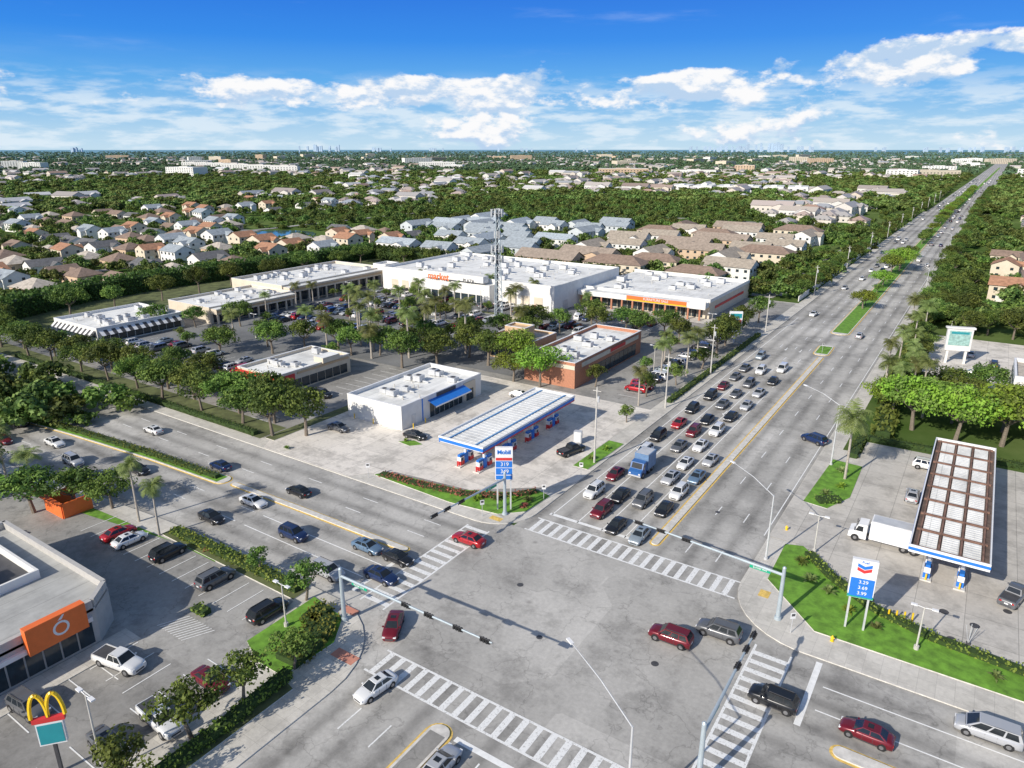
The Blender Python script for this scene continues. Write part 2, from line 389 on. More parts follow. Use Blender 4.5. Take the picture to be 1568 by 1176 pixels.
def car(kind):
    b=MB()
    if kind=='sedan':
        S=[(-2.34,.62,.66),(-2.27,.90,.80),(-1.95,1.0,.87),(-1.3,1.0,.91),(-.5,.97,.92),(.4,.95,.92),(1.05,.95,.91),(1.6,.86,.89),(2.05,.77,.84),(2.28,.66,.74),(2.36,.48,.62)]
        G=[(1.15,-1.85),(.35,-1.05),.93,1.43,.80,.58]; wh=(1.42,-1.40,.33); zb=.20
    elif kind=='suv':
        S=[(-2.30,.70,.72),(-2.26,1.05,.84),(-1.9,1.10,.90),(-1.2,1.10,.94),(-.3,1.08,.95),(.6,1.07,.95),(1.1,1.08,.94),(1.7,1.02,.92),(2.1,.94,.88),(2.30,.78,.78),(2.36,.55,.68)]
        G=[(1.25,-2.24),(.55,-1.85),1.06,1.70,.85,.66]; wh=(1.45,-1.42,.37); zb=.25
    elif kind=='van':
        S=[(-2.55,.75,.78),(-2.5,1.1,.88),(-2.1,1.12,.94),(-1.2,1.12,.97),(-.3,1.10,.97),(.7,1.08,.97),(1.3,1.05,.96),(1.9,.95,.93),(2.3,.84,.88),(2.5,.70,.78),(2.56,.5,.68)]
        G=[(1.75,-2.5),(.75,-2.2),1.06,1.78,.87,.70]; wh=(1.6,-1.55,.35); zb=.22
    else:
        S=[(-2.85,.75,.84),(-2.8,1.08,.94),(-2.4,1.10,.96),(-1.2,1.10,.97),(-.3,1.1,.97),(.6,1.1,.97),(1.3,1.12,.97),(2.0,1.08,.95),(2.5,1.02,.92),(2.78,.88,.84),(2.84,.6,.74)]
        G=[(1.45,-.75),(.75,-.45),1.09,1.80,.86,.68]; wh=(1.85,-1.75,.41); zb=.32
    rings=[]
    for x,zt,w in S:
        half=[(w*.88,zb),(w*.99,zb+.16),(w,(zb+zt)/2+.06),(w*.97,zt-.09),(w*.84,zt),(w*.4,zt+.025)]
        rings.append([(x,y,z) for y,z in half]+[(x,-y,z) for y,z in half[::-1]])
    i0=len(b.v); n=12
    for r in rings: b.v+=r
    for k in range(len(rings)-1):
        for j in range(n):
            a=i0+k*n+j;c=i0+k*n+(j+1)%n; b.f.append((a,c,c+n,a+n)); b.m.append(b.mi(PAINT))
    b.f.append(tuple(i0+j for j in range(n-1,-1,-1)));b.m.append(b.mi(PAINT))
    b.f.append(tuple(i0+(len(rings)-1)*n+j for j in range(n)));b.m.append(b.mi(PAINT))
    nb=len(b.f)
    (xf,xr),(tf,tr),zb2,zt2,wb,wt=G
    base=[(xf,-wb,zb2),(xf,wb,zb2),(xr,wb,zb2),(xr,-wb,zb2)]; top=[(tf,-wt,zt2-.02),(tf,wt,zt2-.02),(tr,wt,zt2-.03),(tr,-wt,zt2-.03)]
    mx=(tf+tr)/2
    b.poly([top[0],top[1],(mx,wt*.97,zt2+.015),(mx,-wt*.97,zt2+.015)],PAINT)
    b.poly([(mx,-wt*.97,zt2+.015),(mx,wt*.97,zt2+.015),top[2],top[3]],PAINT)
    faces=[(base[0],base[1],top[1],top[0]),(base[1],base[2],top[2],top[1]),(base[2],base[3],top[3],top[2]),(base[3],base[0],top[0],top[3])]
    for q in faces: b.poly(q,PAINT)
    patch(b,faces[0],.05,.95,.08,.93,CGL); patch(b,faces[2],.08,.92,.15 if kind=='sedan' else .2,.9,CGL)
    for fi in (1,3):
        segs=((.06,.46),(.50,.93)) if kind in('sedan','pickup') else ((.05,.34),(.38,.64),(.68,.93))
        if fi==3: segs=[(1-c,1-a) for a,c in segs]
        for a,c in segs: patch(b,faces[fi],a,c,.12,.88,CGL)
    for wx in wh[:2]:
        r=wh[2]
        for sd in (1,-1):
            w=.915 if kind=='sedan' else .955
            b.cyl((wx,sd*(w-.30),r),(wx,sd*(w-.01),r),r+.07,r+.07,16,BLK)
            b.cyl((wx,sd*(w-.2),r),(wx,sd*(w+.012),r),r,r,16,BLK)
            b.cyl((wx,sd*(w-.1),r),(wx,sd*(w+.022),r),r*.62,r*.58,10,HUB)
    xe=S[-1][0];xs=S[0][0]; zl=S[-2][1]
    for sd in (1,-1):
        b.box((xe-.13,sd*.60,zl-.05),(.22,.30,.13),LAMP); b.box((xs+.09,sd*.62,S[1][1]-.18),(.16,.26,.16),TAIL)
        b.box((G[0][0]-.25,sd*(wb+.14),zb2+.06),(.14,.2,.13),PAINT)
    b.box((xe-.01,0,zb+.2),(.06,.9,.16),DGREY); b.box((xs+.02,0,zb+.16),(.07,1.1,.14),DGREY); b.box((xs,0,zb+.42),(.05,.4,.14),WP)
    # body seams: bonnet line, boot line, door gaps
    b.box((G[0][0]+.02,0,zb2-.005),(.035,1.4,.05),DGREY)
    for dx in (.28,-.62 if kind!='pickup' else -.2):
        for sd in (1,-1): b.box((dx,sd*(.915 if kind=='sedan' else .95),.66),(.022,.03,.5),DGREY)
    for sd in (1,-1): b.box((0,sd*(.90 if kind=='sedan' else .94),zb+.06),(2.0,.05,.10),DGREY)
    if kind=='suv':
        for sd in (1,-1): b.box(((tf+tr)/2,sd*wt*.9,zt2+.04),(tf-tr-.3,.05,.05),DGREY)
    if kind=='sedan' : b.poly([(tf-.35,-.3,zt2+.022),(tf-.35,.3,zt2+.022),(tf-.85,.3,zt2+.024),(tf-.85,-.3,zt2+.024)][::-1],CGL)
    if kind=='pickup':
        b.poly([(-2.7,-.76,1.135),(-.85,-.76,1.135),(-.85,.76,1.135),(-2.7,.76,1.135)],DGREY)
        for sd in (1,-1): b.box((-1.78,sd*.84,1.15),(1.95,.1,.08),PAINT)
        b.box((-2.76,0,1.15),(.08,1.7,.08),PAINT)
    me=b.mesh(kind)
    for p in me.polygons[:nb-2]: p.use_smooth=True
    return me
CM={k:car(k) for k in ('sedan','suv','van','pickup')}
CN={'sedan':'sedan_car','suv':'suv_car','van':'minivan_car','pickup':'pickup_truck'}
CC={'w':(.80,.80,.79),'k':(.014,.015,.018),'g':(.13,.135,.145),'s':(.46,.47,.49),'r':(.40,.012,.018),'m':(.16,.008,.018),'b':(.012,.03,.10),'t':(.13,.21,.31),'l':(.28,.33,.37)}
def C(x,y,hd,kind,col,z=.036,name=None):
    k={'s':'sedan','u':'suv','v':'van','p':'pickup'}[kind]
    sf=U(.93,1.02)
    place(CM[k],name or CN[k],(x,y,z),math.radians(hd+U(-1.5,1.5)),(sf,sf,U(.97,1.03)),None,CC[col])
Q=[(-43.5,88.1,'uw'),(-43.5,95.4,'sm'),(-36.2,80.5,'sk'),(-39.8,83.3,'um'),(-32.4,79.9,'sl'),(-39.6,89.1,'sk'),(-36.1,89.4,'ug'),(-32.5,88.7,'sk'),(-32.6,94.8,'uw'),(-35.6,99,'ss'),(-32.2,101.5,'st'),(-35.6,105.5,'sw'),(-43.2,106.2,'uw'),(-44,114.2,'uk'),(-39.1,111.8,'sg'),(-36,114.0,'sw'),(-43.1,122.2,'sr'),(-39.3,119.6,'um'),(-43.8,131.2,'uk'),(-39.3,127.0,'sk'),(-35.9,122.5,'uw'),(-43.4,141,'uk'),(-39.6,137.2,'sg'),(-36,131.1,'sk'),(-35.3,139,'ss'),(-43.2,149,'sm'),(-39.3,145.2,'sg'),(-43,156.9,'sg'),(-38.9,153.5,'ug'),(-35.4,148.4,'ss'),(-39.4,164.9,'uw'),(-43.2,165,'sg'),(-35,158.4,'sk'),(-35.6,169.3,'vw'),(-42.8,177.2,'ul'),(-32.5,109,'ss')]
for x,y,s in Q: C(x,y,-90,s[0],s[1])
for x,y,h,s in [(-31.6+6,213.5,90,'ss'),(-20,128,155,'ub'),(-46.3+4,235.3,-90,'sw'),(-42.3,289,-90,'ss'),(-36,330,-90,'sw'),(-167,61,180,'sb'),(-123,65,180,'sw'),(-99,62.3,180,'sb'),(-81,63.2,180,'sk'),(-84,57.3,0,'sw'),(-85,51,0,'sk'),(-71.5,54.2,0,'ub'),(-61,57.5,0,'st'),(-55.8,57.7,0,'sk'),(-54.8,53.6,0,'sb'),(-61,50.6,0,'us'),(-47,47.3,-58,'sm'),(-51,66.3,180,'sr'),(-42,39.4,-97,'sw'),(-132,52,0,'sw'),(-121,49.8,0,'us'),(-109,54,0,'sk'),(-148,53,0,'uk'),(-152,49.5,0,'sg'),(-141,47.5,0,'sm'),(-21,62.3,180,'um'),(-17,66,180,'ug'),(-9.5,59.0,180,'uk'),(-1.5,59.4,180,'sm'),(7.5,65.6,180,'vs'),(-31,35.6,90,'ss')]:
    C(x,y,h,s[0],s[1])
random.seed(11)
for y in range(300,1500,14):
    for x,h in ((-44,-90),(-40,-90),(-36,-90),(-26,90),(-21.5,90)):
        if R()<(.2 if h<0 else .22): C(x+max(0,y-700)*.0073,y+U(-4,4),h,random.choice('ssuv'),random.choice('wwskgglb'))
for x,y,h,s in [(-60.3,41.2,88,'uk'),(-70.8,41.8,90,'ug'),(-81,42,90,'uk'),(-91.2,41.2,90,'sr'),(-88.2,41,90,'sw'),(-66,27.5,10,'pw'),(-67,19.5,5,'ug'),(-55.3,25.4,-5,'pw'),(-56,31,0,'sm'),(-56.6,21.3,0,'sg'),(-53.7,99.3,75,'pk'),(-80.6,89.6,5,'sk'),(9.5,91,75,'pg'),(-2,126,0,'uw'),(-112,88,0,'ss'),(-112,96,0,'uk'),(3,190,0,'sw'),(6,200,90,'uk'),(1,208,90,'ss'),(-77,119,10,'sw'),(-95,84.6,0,'sg'),(-3,113,90,'ss'),(-104,32,40,'sg')]:
    C(x,y,h,s[0],s[1],.215,'parked_pickup_truck' if s[0]=='p' else 'parked_car')
for x0,x1,y in ROWS+[(-188,-140,100)]:
    n=int((x1-x0)/2.7)
    for i in range(n):
        for o in (-2.6,2.6):
            if R()<.62: C(x0+(i+.5)*(x1-x0)/n,y+o+U(-.2,.2),random.choice((90,-90)),random.choice('ssuuv'),random.choice('wwwsskkgglrbm'),.215,'parked_car')
for i in range(27):
    if R()<.6: C(-58+U(-.2,.2),132+(i+.5)*73/27,random.choice((0,180)),random.choice('suuv'),random.choice('wwsskkglrb'),.215,'parked_car')
for y in range(262,440,6):
    if R()<.5: C(-56.5,y,90,random.choice('su'),random.choice('wskgr'),.17,'parked_car')
def truck(name,loc,rz,cabcol,boxmat,L):
    e=empty(name,loc,rz)
    b=MB(); b.box((-L/2-.3,0,2.1),(L,2.4,2.6),boxmat); b.box((-L/2,0,.72),(L+1,.9,.22),DGREY)
    b.box((-L/2-.3,0,3.42),(L-.3,2.1,.03),STEEL); b.build('cargo_box',e)
    c=MB(); pr=[(0.05,.5),(2.2,.5),(2.2,1.3),(1.55,1.55),(1.15,2.5),(.05,2.6)]
    for sd in (1,-1):
        pts=[(x,sd*1.08,z) for x,z in pr]; c.poly(pts[::-1] if sd>0 else pts,cabcol)
    for i in range(6):
        a=pr[i];d=pr[(i+1)%6]; c.poly([(a[0],-1.08,a[1]),(a[0],1.08,a[1]),(d[0],1.08,d[1]),(d[0],-1.08,d[1])][::-1],cabcol)
    c.poly([(1.56,-.9,1.62),(1.56,.9,1.62),(1.19,.85,2.42),(1.19,-.85,2.42)],CGL)
    for sd in (1,-1):
        q=[(.5,sd*1.085,1.55),(1.4,sd*1.085,1.55),(1.12,sd*1.085,2.3),(.5,sd*1.085,2.3)]; c.poly(q[::-1] if sd>0 else q,CGL)
        c.box((2.2,sd*.8,.95),(.06,.3,.2),LAMP); c.box((1.5,sd*1.3,1.9),(.1,.2,.45),DGREY)
    c.box((2.22,0,.6),(.14,2.1,.25),STEEL); c.build('cab',e)
    w=MB()
    for x in (1.35,-L+.9,-L+2.1):
        for sd in (1,-1): w.cyl((x,sd*.8,.5),(x,sd*1.13,.5),.5,.5,16,BLK); w.cyl((x,sd*.9,.5),(x,sd*1.15,.5),.25,.22,10,HUB)
    w.build('wheels',e)
truck('box_truck',(-40.6,98.5,.036),-math.pi/2,simple('truck_blue',(.03,.12,.34),.4,.1),simple('truck_body_blue',(.14,.24,.40),.5,.15),3.2)
truck('delivery_truck',(-6.8,96.2,Z3),math.pi,WP,WP,6.5)
# --------------------------------------------------------------- vegetation
def tree_mesh(seed,h,r,nc,nl,ls,l1,l2,trunk=True):
    random.seed(seed); b=MB()
    if trunk:
        p=Vector((0,0,-.2)); q=Vector((U(-.3,.3),U(-.3,.3),h*.36)); b.cyl(p,q,h*.04,h*.026,7,BARK)
        for k in range(6):
            a=k*1.05+U(-.3,.3); e=Vector((math.cos(a)*r*.6,math.sin(a)*r*.6,h*U(.6,.8)))
            mid=q.lerp(e,.5)+Vector((0,0,-.3)); b.cyl(q,mid,h*.018,h*.012,5,BARK,False); b.cyl(mid,e,h*.012,h*.004,5,BARK,False)
    cz=h*.66; ry=[(U(.7,1.25)) for _ in range(7)]
    for c in range(nc):
        a=U(0,6.283); t=R()**.5; el=U(-.55,1.0)
        rr=r*ry[int(a/6.2832*7)%7]*(1-abs(el)**2*.45)*t*.86
        cx,cy,z=math.cos(a)*rr,math.sin(a)*rr,cz+el*h*.30*(1-.35*t)
        cr=U(.13,.24)*r+.2; mat=l1 if R()<.6 else l2
        for k in range(nl):
            d=Vector((random.gauss(0,1),random.gauss(0,1),random.gauss(0,1)+.25)).normalized()
            pc=Vector((cx,cy,z))+Vector((d.x,d.y,d.z*.75))*cr*U(.55,1.1)
            nrm=(d+Vector((U(-.8,.8),U(-.8,.8),U(-.3,.9)))).normalized()
            t1=nrm.orthogonal().normalized()
            t1=(Matrix.Rotation(U(0,6.28),3,nrm)@t1); t2=nrm.cross(t1); s=ls*U(.6,1.3)
            b.poly([pc-t1*s*.5,pc-t2*s*.32,pc+t1*s*.5,pc+t2*s*.32],mat)
    return b.mesh('tree')
OAK=[tree_mesh(s,8,5.0,60,50,.48,LEAF1,LEAF2) for s in (1,2,3,4)]
BRI=[tree_mesh(s,9,6.0,70,54,.50,LEAFB,LEAF1) for s in (21,22)]
SMALL=[tree_mesh(s,5,2.5,36,40,.34,LEAF1,LEAF2) for s in (31,32)]
DARK=[tree_mesh(s,9,5.3,60,50,.50,LEAF2,LEAF1) for s in (41,42)]
def palm_mesh(seed,h,fl,nf,droop):
    random.seed(seed); b=MB(); pts=[Vector((.012*i*i*.3,0,-.2+ (h+.2)*i/6)) for i in range(7)]
    for i in range(6): b.cyl(pts[i],pts[i+1],.24-.015*i,.24-.015*(i+1),8,PBARK,False)
    top=pts[-1]; b.cyl(top,top+Vector((0,0,.7)),.22,.1,7,LEAF1)
    for k in range(nf):
        a=k*2.399+U(-.2,.2); up=U(-.35,1.15); p=top+Vector((0,0,.5)); d=Vector((math.cos(a)*math.cos(up),math.sin(a)*math.cos(up),math.sin(up)))
        n=8; prev=p
        for i in range(n):
            d=(d+Vector((0,0,-droop*(i+1)/n))).normalized(); nx=prev+d*fl/n
            side=d.cross(Vector((0,0,1))).normalized()
            w=fl*.30*math.sin(math.pi*min(.98,(i+.8)/(n+.2)))+.08
            for sd in (1,-1):
                for j in (0,.5):
                    s0=prev.lerp(nx,j); s1=prev.lerp(nx,j+.36)
                    tip=s0+side*sd*w+d*w*.55+Vector((0,0,-w*U(.25,.6)))
                    b.poly([s0,s1,tip+d*.05,tip],PLEAF)
            prev=nx
    return b.mesh('palm')
PALM=[palm_mesh(s,h,2.7,26,.36) for s,h in ((1,8),(2,9.5),(3,7))]
BIGP=palm_mesh(9,9.5,3.6,34,.30)
def T(name,meshes,x,y,s=1,z=.15):
    place(random.choice(meshes),name,(x,y,z),U(0,6.28),(s*U(.88,1.12),s*U(.88,1.12),s*U(.85,1.12)))
random.seed(5)
for x,y,s in [(-98,79.5,1.0),(-103,76,1.0),(-108,80.5,1.05),(-113,77,1.0),(-118,80,1.1),(-120,86,.8),(-126,77,.95),(-133,80,1.0),(-139,76.5,.95),(-144,81,1),(-150,77.5,.95),(-156,81,1),(-161,77,1.0),(-167,81,1.05),(-173,77,1),(-179,80,1),(-186,76.5,1.05),(-192,80,.9),(-198,76.5,1.05),(-206,79,1.0),(-213,76.5,1),(-220,79,1.1),(-228,82,1.1),(-234,78,1.1),(-240,82,1.2),(-250,80,1.2),(-128,84,.9),(-138,86,.9),(-149,86,.8),(-158,104,.9),(-155,116,.95),(-148,112,.9),(-144,119,.9),(-137,124,.9),(-130,122,.9),(-124,126,1.0),(-112,121,1.0),(-106,127,1.0),(-118,130,.95),(-112,134,1),(-104,137,1.05),(-96,134,1.0),(-110,144,.95),(-120,139,.8),(-95,186,.9),(-90,180,1),(-83,184,1),(-76,178,.95),(-71,184,.9),(-65,179,.85),(-54,184,1),(-53,174,1),(-56,205,.9),(-54,216,.9),(-55,195,.9),(-200,112,.9),(-190,118,.8),(-180,126,.9),(-108,157,.9),(-101,160,.9),(-104,168,1),(-98,172,.9),(-236,105,1.1),(-238,120,1),(-235,135,1.1),(-236,150,1.1),(-240,166,1.1),(-236,182,1.1),(-238,200,1.1),(-236,218,1),(-240,235,1.1),(-222,245,1),(-205,246,1),(-190,246,.9)]:
    T('shade_tree',OAK+DARK,x,y,s)
for x,y in ((-170,148.5),(-158,148.5),(-146,148.5),(-132,148.5),(-176,165),(-162,165),(-148,165),(-136,165),(-124,165),(-174,181.5),(-160,181.5),(-144,181.5),(-130,181.5),(-118,181.5),(-176,132),(-160,131),(-146,131),(-190,148),(-190,172),(-172,92),(-182,108),(-164,108)): T('lot_tree',SMALL+OAK[:1],x,y,U(.65,.85) if R()<.5 else .75)
for x,y,s in [(-89,137,1),(-77,127,1.0),(-84,127,.9),(-6,144,1.2),(1,141,1.15),(8,144,1.2),(16,143,1.2),(25,146,1.1),(-10,150,.9),(34,148,1.1),(12,152,1),(-32,333,1),(-30,345,1.1),(-31,357,1.1),(-31,300,.8)]: T('leafy_tree',BRI,x,y,s)
for x,y,s in [(-67,134,1.0),(-55,134,1.1),(-52.5,145,1),(-52,118,.7),(-59,45.5,1.0),(-68,46,.7),(-51,37,1.0),(-51,31,1.1),(-51.5,26,1.3),(-51,20,1.1),(-172,104,.9),(-150,96,.9),(-52,160,1.2),(-133,118,.9),(-118,147,.9),(-62,150,.9),(-63,168,1.0)]: T('small_tree',SMALL,x,y,s)
for x,y,s in [(-104,42,.85),(-100,45,.8),(-108,38,.9),(-125,38,.9),(-131,35,1),(-120,33,1),(-140,32,1)]: T('shade_tree',DARK+OAK,x,y,s)
k=.93
for x,y,s in [(-133,132,1.2),(-138,138,1.3),(-130,144,1.25),(-149,131,1.2),(-164,137,1.15),(-145,140,1.2),(-128,150,1.25),(-121,155,1.2),(-125,138,1.2),(-158,171,1.15),(-178,122,1.1),(-111,172,1.15),(-115,150,1.25),(-152,146,1.2),(-142,170,1.1),(-170,160,1.1),(-176,178,1.1),(-138,160,1.2),(-124,186,1.1),(-150,190,1.1),(-134,204,1.1),(-62,160,1.0),(-57,164,1.0),(-66,172,.95),(-60,180,1),(-156,155,1.15),(-146,180,1.1),(-166,190,1.1)]: T('palm_tree',PALM,x*k,y*k,s)
for x,y,s in [(-93,45,.8),(-87,44.4,.8),(-115,41,.9),(-117,37,.9),(-121,40,.9),(-54,128,.8),(-104,200,.8),(-186,140,.9),(-187,160,.9),(-186,152,.9),(-140,197,.9),(-170,197,.9),(-122,197,.8)]: T('palm_tree',PALM,x,y,s)
T('royal_palm_tree',[BIGP],-12.6,114.5,1.0); 
for x,y in ((-10,156),(-13,161),(-9,168),(-14,172),(-10,178),(-13,185),(-11,193),(-14,200),(-12,208),(-14,218),(-11,228),(-15,236),(-6,160),(-6,172),(-5,152),(-8,164)): T('palm_tree',PALM[:2]+[BIGP],x,y,.85)
for y in range(154,330,7): T('roadside_tree',DARK+OAK,-10+U(-2.5,2),y,U(.45,.75))
for x,y in ((2,160),(-2,168),(4,170),(0,152),(8,152),(0,232),(4,236),(-4,240),(10,234),(-2,250),(-5,262),(-3,275),(-6,290),(-3,305)): T('shade_tree',DARK+OAK,x,y,.95)
random.seed(77)
for y in range(245,1100,10):
    T('roadside_tree',OAK+DARK,-12+U(-2,2)+max(0,y-700)*.0073,y,.85); 
    if R()<.85: T('roadside_tree',OAK+DARK,-52.5+U(-1.5,1),y,.75)
    if y>560 or R()<.3: T('median_tree',BRI+OAK,-31+max(0,y-700)*.0073,y,.75)
for y in range(222,330,13): 
    if R()<.6: T('median_tree',SMALL+PALM[2:],-31,y,.8)
def hedge(name,pts,w,h,mat,dens=9,ls=.32,core=HEDGED,z0=.16,rough=.15):
    b=MB()
    for i in range(len(pts)-1):
        a=Vector(pts[i]);c=Vector(pts[i+1]);L=(c-a).length;d=(c-a)/L;n=Vector((-d.y,d.x))
        mid=(a+c)/2; b.box((mid.x,mid.y,z0+h*.42),(L,w*.8,h*.84),core,math.atan2(d.y,d.x))
        for k in range(int(L*(w+2*h)*dens)):
            t=U(-.1,L+.1); s=U(0,w+2*h)
            if s<h: o=-w/2;z=s
            elif s<h+w: o=s-h-w/2;z=h+U(-rough,rough)
            else: o=w/2;z=s-h-w
            p=a+d*t+n*(o+U(-rough,rough)); pc=Vector((p.x,p.y,z0+max(.03,z)))
            nr=Vector((U(-1,1),U(-1,1),U(0,1.2))).normalized(); t1=Matrix.Rotation(U(0,6.28),3,nr)@nr.orthogonal().normalized();t2=nr.cross(t1);q=ls*U(.6,1.4)
            b.poly([pc-t1*q*.5,pc-t2*q*.35,pc+t1*q*.5,pc+t2*q*.35],mat)
    return b.build(name)
hedge('hedge',[(-86,46),(-75,46.2),(-61,46.2)],1.6,.9,HEDGEM,12)
hedge('hedge',[(-56.5,44),(-54.5,44.2),(-52.5,41),(-52.2,37)],3.6,.9,HEDGEM,12)
hedge('hedge',[(-50.6,36),(-50,28),(-50,8)],1.4,1.0,HEDGEM,12)
hedge('hedge',[(-68,37.3),(-66,37.4)],1.3,.8,HEDGEM)
hedge('red_shrub_hedge',[(-75,74.9),(-68,75.4),(-60,76.6),(-54,79.5),(-51,83.5)],1.3,.6,REDL,11)
hedge('tall_hedge',[(-246,88),(-257,120),(-258,150),(-252,195),(-247,250)],6,6.5,LEAF2,3.2,1.0,HEDGED,.1,.9)
hedge('tall_hedge',[(-247,250),(-195,252),(-120,256)],5,5.5,LEAF2,3.2,1.0,HEDGED,.1,.9)
hedge('hedge',[(-12.5,88),(-9,84),(-4,80),(2,77.8),(12,76.6),(40,76.6)],1.3,.7,HEDGEM)
hedge('shrub_row',[(-96,59.7),(-112,59.1),(-135,57.3),(-160,54.6)],1.1,.7,LEAF1,9)
hedge('shrub_row',[(-14.6,104),(-12,106)],2,.8,LEAF1)
hedge('shrub_row',[(-49.5,133),(-49.5,200)],1.2,.9,LEAF1,6)
hedge('shrub_row',[(-200,74.6),(-150,74.6),(-106,74.6)],1.2,.9,LEAF2,6)
hedge('hedge',[(-13,124),(-13,134),(10,135),(40,136)],1.6,1.0,LEAF2,6)
hedge('hedge',[(-10,136),(-12,165),(-11,300)],3,1.8,LEAF1,3,.8,HEDGED,.1,.5)
def bed(name,poly,mat=GRASS): 
    b=MB(); b.prism(poly,.15,.25,mat,KERB); b.build(name)
bed('planting_bed',[(-76,74.3),(-60,73.6),(-52,74.6),(-49,77.5),(-48.6,83.5),(-51,84.2),(-55,80.8),(-61,77.8),(-75,76.2)])
bed('planting_bed',[(-51,95),(-48.3,95),(-47.9,108),(-50.8,108)])
bed('planting_bed',[(-15.4,79.5),(-8.5,72.2),(60,72.2),(60,77.4),(10,77.4),(2,78.6),(-4,81),(-9.5,85.8),(-13.5,89.8),(-15.6,89)])
bed('planting_bed',[(-16.4,103),(-13,102.5),(-10.8,108),(-11,121),(-15.6,121.5)])
bed('planting_bed',[(-58.5,37),(-55,35.6),(-51,35.6),(-50.6,42),(-53,45.5),(-58.6,46.4)])
bed('planting_bed',[(-87,44.7),(-60.3,44.7),(-60.3,47.2),(-87,46.9)],VERGE)
bed('planting_bed',[(-82,86.6),(-79,86.2),(-77.5,88),(-80,88.6)])
bed('planting_bed',[(-103.5,74.6),(-101,74.6),(-101,126),(-103.5,126)],VERGE)
bed('planting_bed',[(-51.2,8),(-48.8,8),(-48.8,35),(-51.2,35.5)],VERGE)
for x,y in ((-170,148.5),(-158,148.5),(-146,148.5),(-132,148.5),(-176,165),(-162,165),(-148,165),(-136,165),(-124,165),(-174,181.5),(-160,181.5),(-144,181.5),(-130,181.5),(-118,181.5)): bed('lot_island',rect(x-4,x+4,y-1.1,y+1.1),VERGE)
random.seed(8)
def rosette(x,y,s,mat,z=.24):
    b=MB()
    for k in range(26):
        a=k*2.4;u=U(.2,1.3);d=Vector((math.cos(a)*math.cos(u),math.sin(a)*math.cos(u),math.sin(u)));sd=d.cross(Vector((0,0,1))).normalized()*.09*s
        o=Vector((0,0,.05)); m_=o+d*s*.6; e=m_+(d+Vector((0,0,-.6)))*s*.5
        b.poly([o-sd,o+sd,m_+sd*1.3,m_-sd*1.3],mat); b.poly([m_-sd*1.3,m_+sd*1.3,e],mat)
    b.build('ornamental_shrub',None,False,(x,y,z))
for x,y,s,m_ in [(-57,76.5,1.1,LEAFB),(-54.5,78,1.1,PLEAF),(-52.8,79.5,1,LEAFB),(-50.6,80.5,1,PLEAF),(-50,78.5,.9,REDL),(-11,82,1.2,PLEAF),(-8.6,80.5,1.2,PLEAF),(-6,78,1,LEAFB),(-3,76.3,1,PLEAF),(-12.8,85.5,1.1,LEAF1),(8,74.5,1,PLEAF),(-14,107,1.2,PLEAF),(-12.5,111,1.1,LEAFB),(-13.6,117,1.2,PLEAF),(-49.6,99,1,LEAF1),(-49.4,104,1,LEAFB),(-81,87.5,.7,LEAFB),(-66,46,.9,PLEAF),(-72,45.8,.9,PLEAF),(-78,45.8,.9,REDL),(-96,73.4,.8,LEAF1)]: rosette(x,y,s,m_)
# --------------------------------------------------------------- instanced masses
def mass(name,child_me,childname,pts,smin,smax,align=False):
    v=[];f=[]
    for x,y,z in pts:
        s=U(smin,smax)*.5;a=U(0,6.28) if not align else random.choice((0,1,2,3))*math.pi/2+math.pi/4+U(-.15,.15);i=len(v)
        for k in range(4): v.append((x+s*1.4142*math.cos(a+k*math.pi/2),y+s*1.4142*math.sin(a+k*math.pi/2),z))
        f.append((i,i+1,i+2,i+3))
    me=bpy.data.meshes.new(name); me.from_pydata(v,[],f); me.update()
    o=place(me,name); o.instance_type='FACES'; o.use_instance_faces_scale=True; o.instance_faces_scale=1.0
    o.show_instancer_for_render=False; o.show_instancer_for_viewport=False
    place(child_me,childname,parent=o)
    return o
HOUSES=[]
def inrect(x,y,rs,pad=0):
    for r in rs:
        if r[0]-pad<x<r[1]+pad and r[2]-pad<y<r[3]+pad: return True
    return False
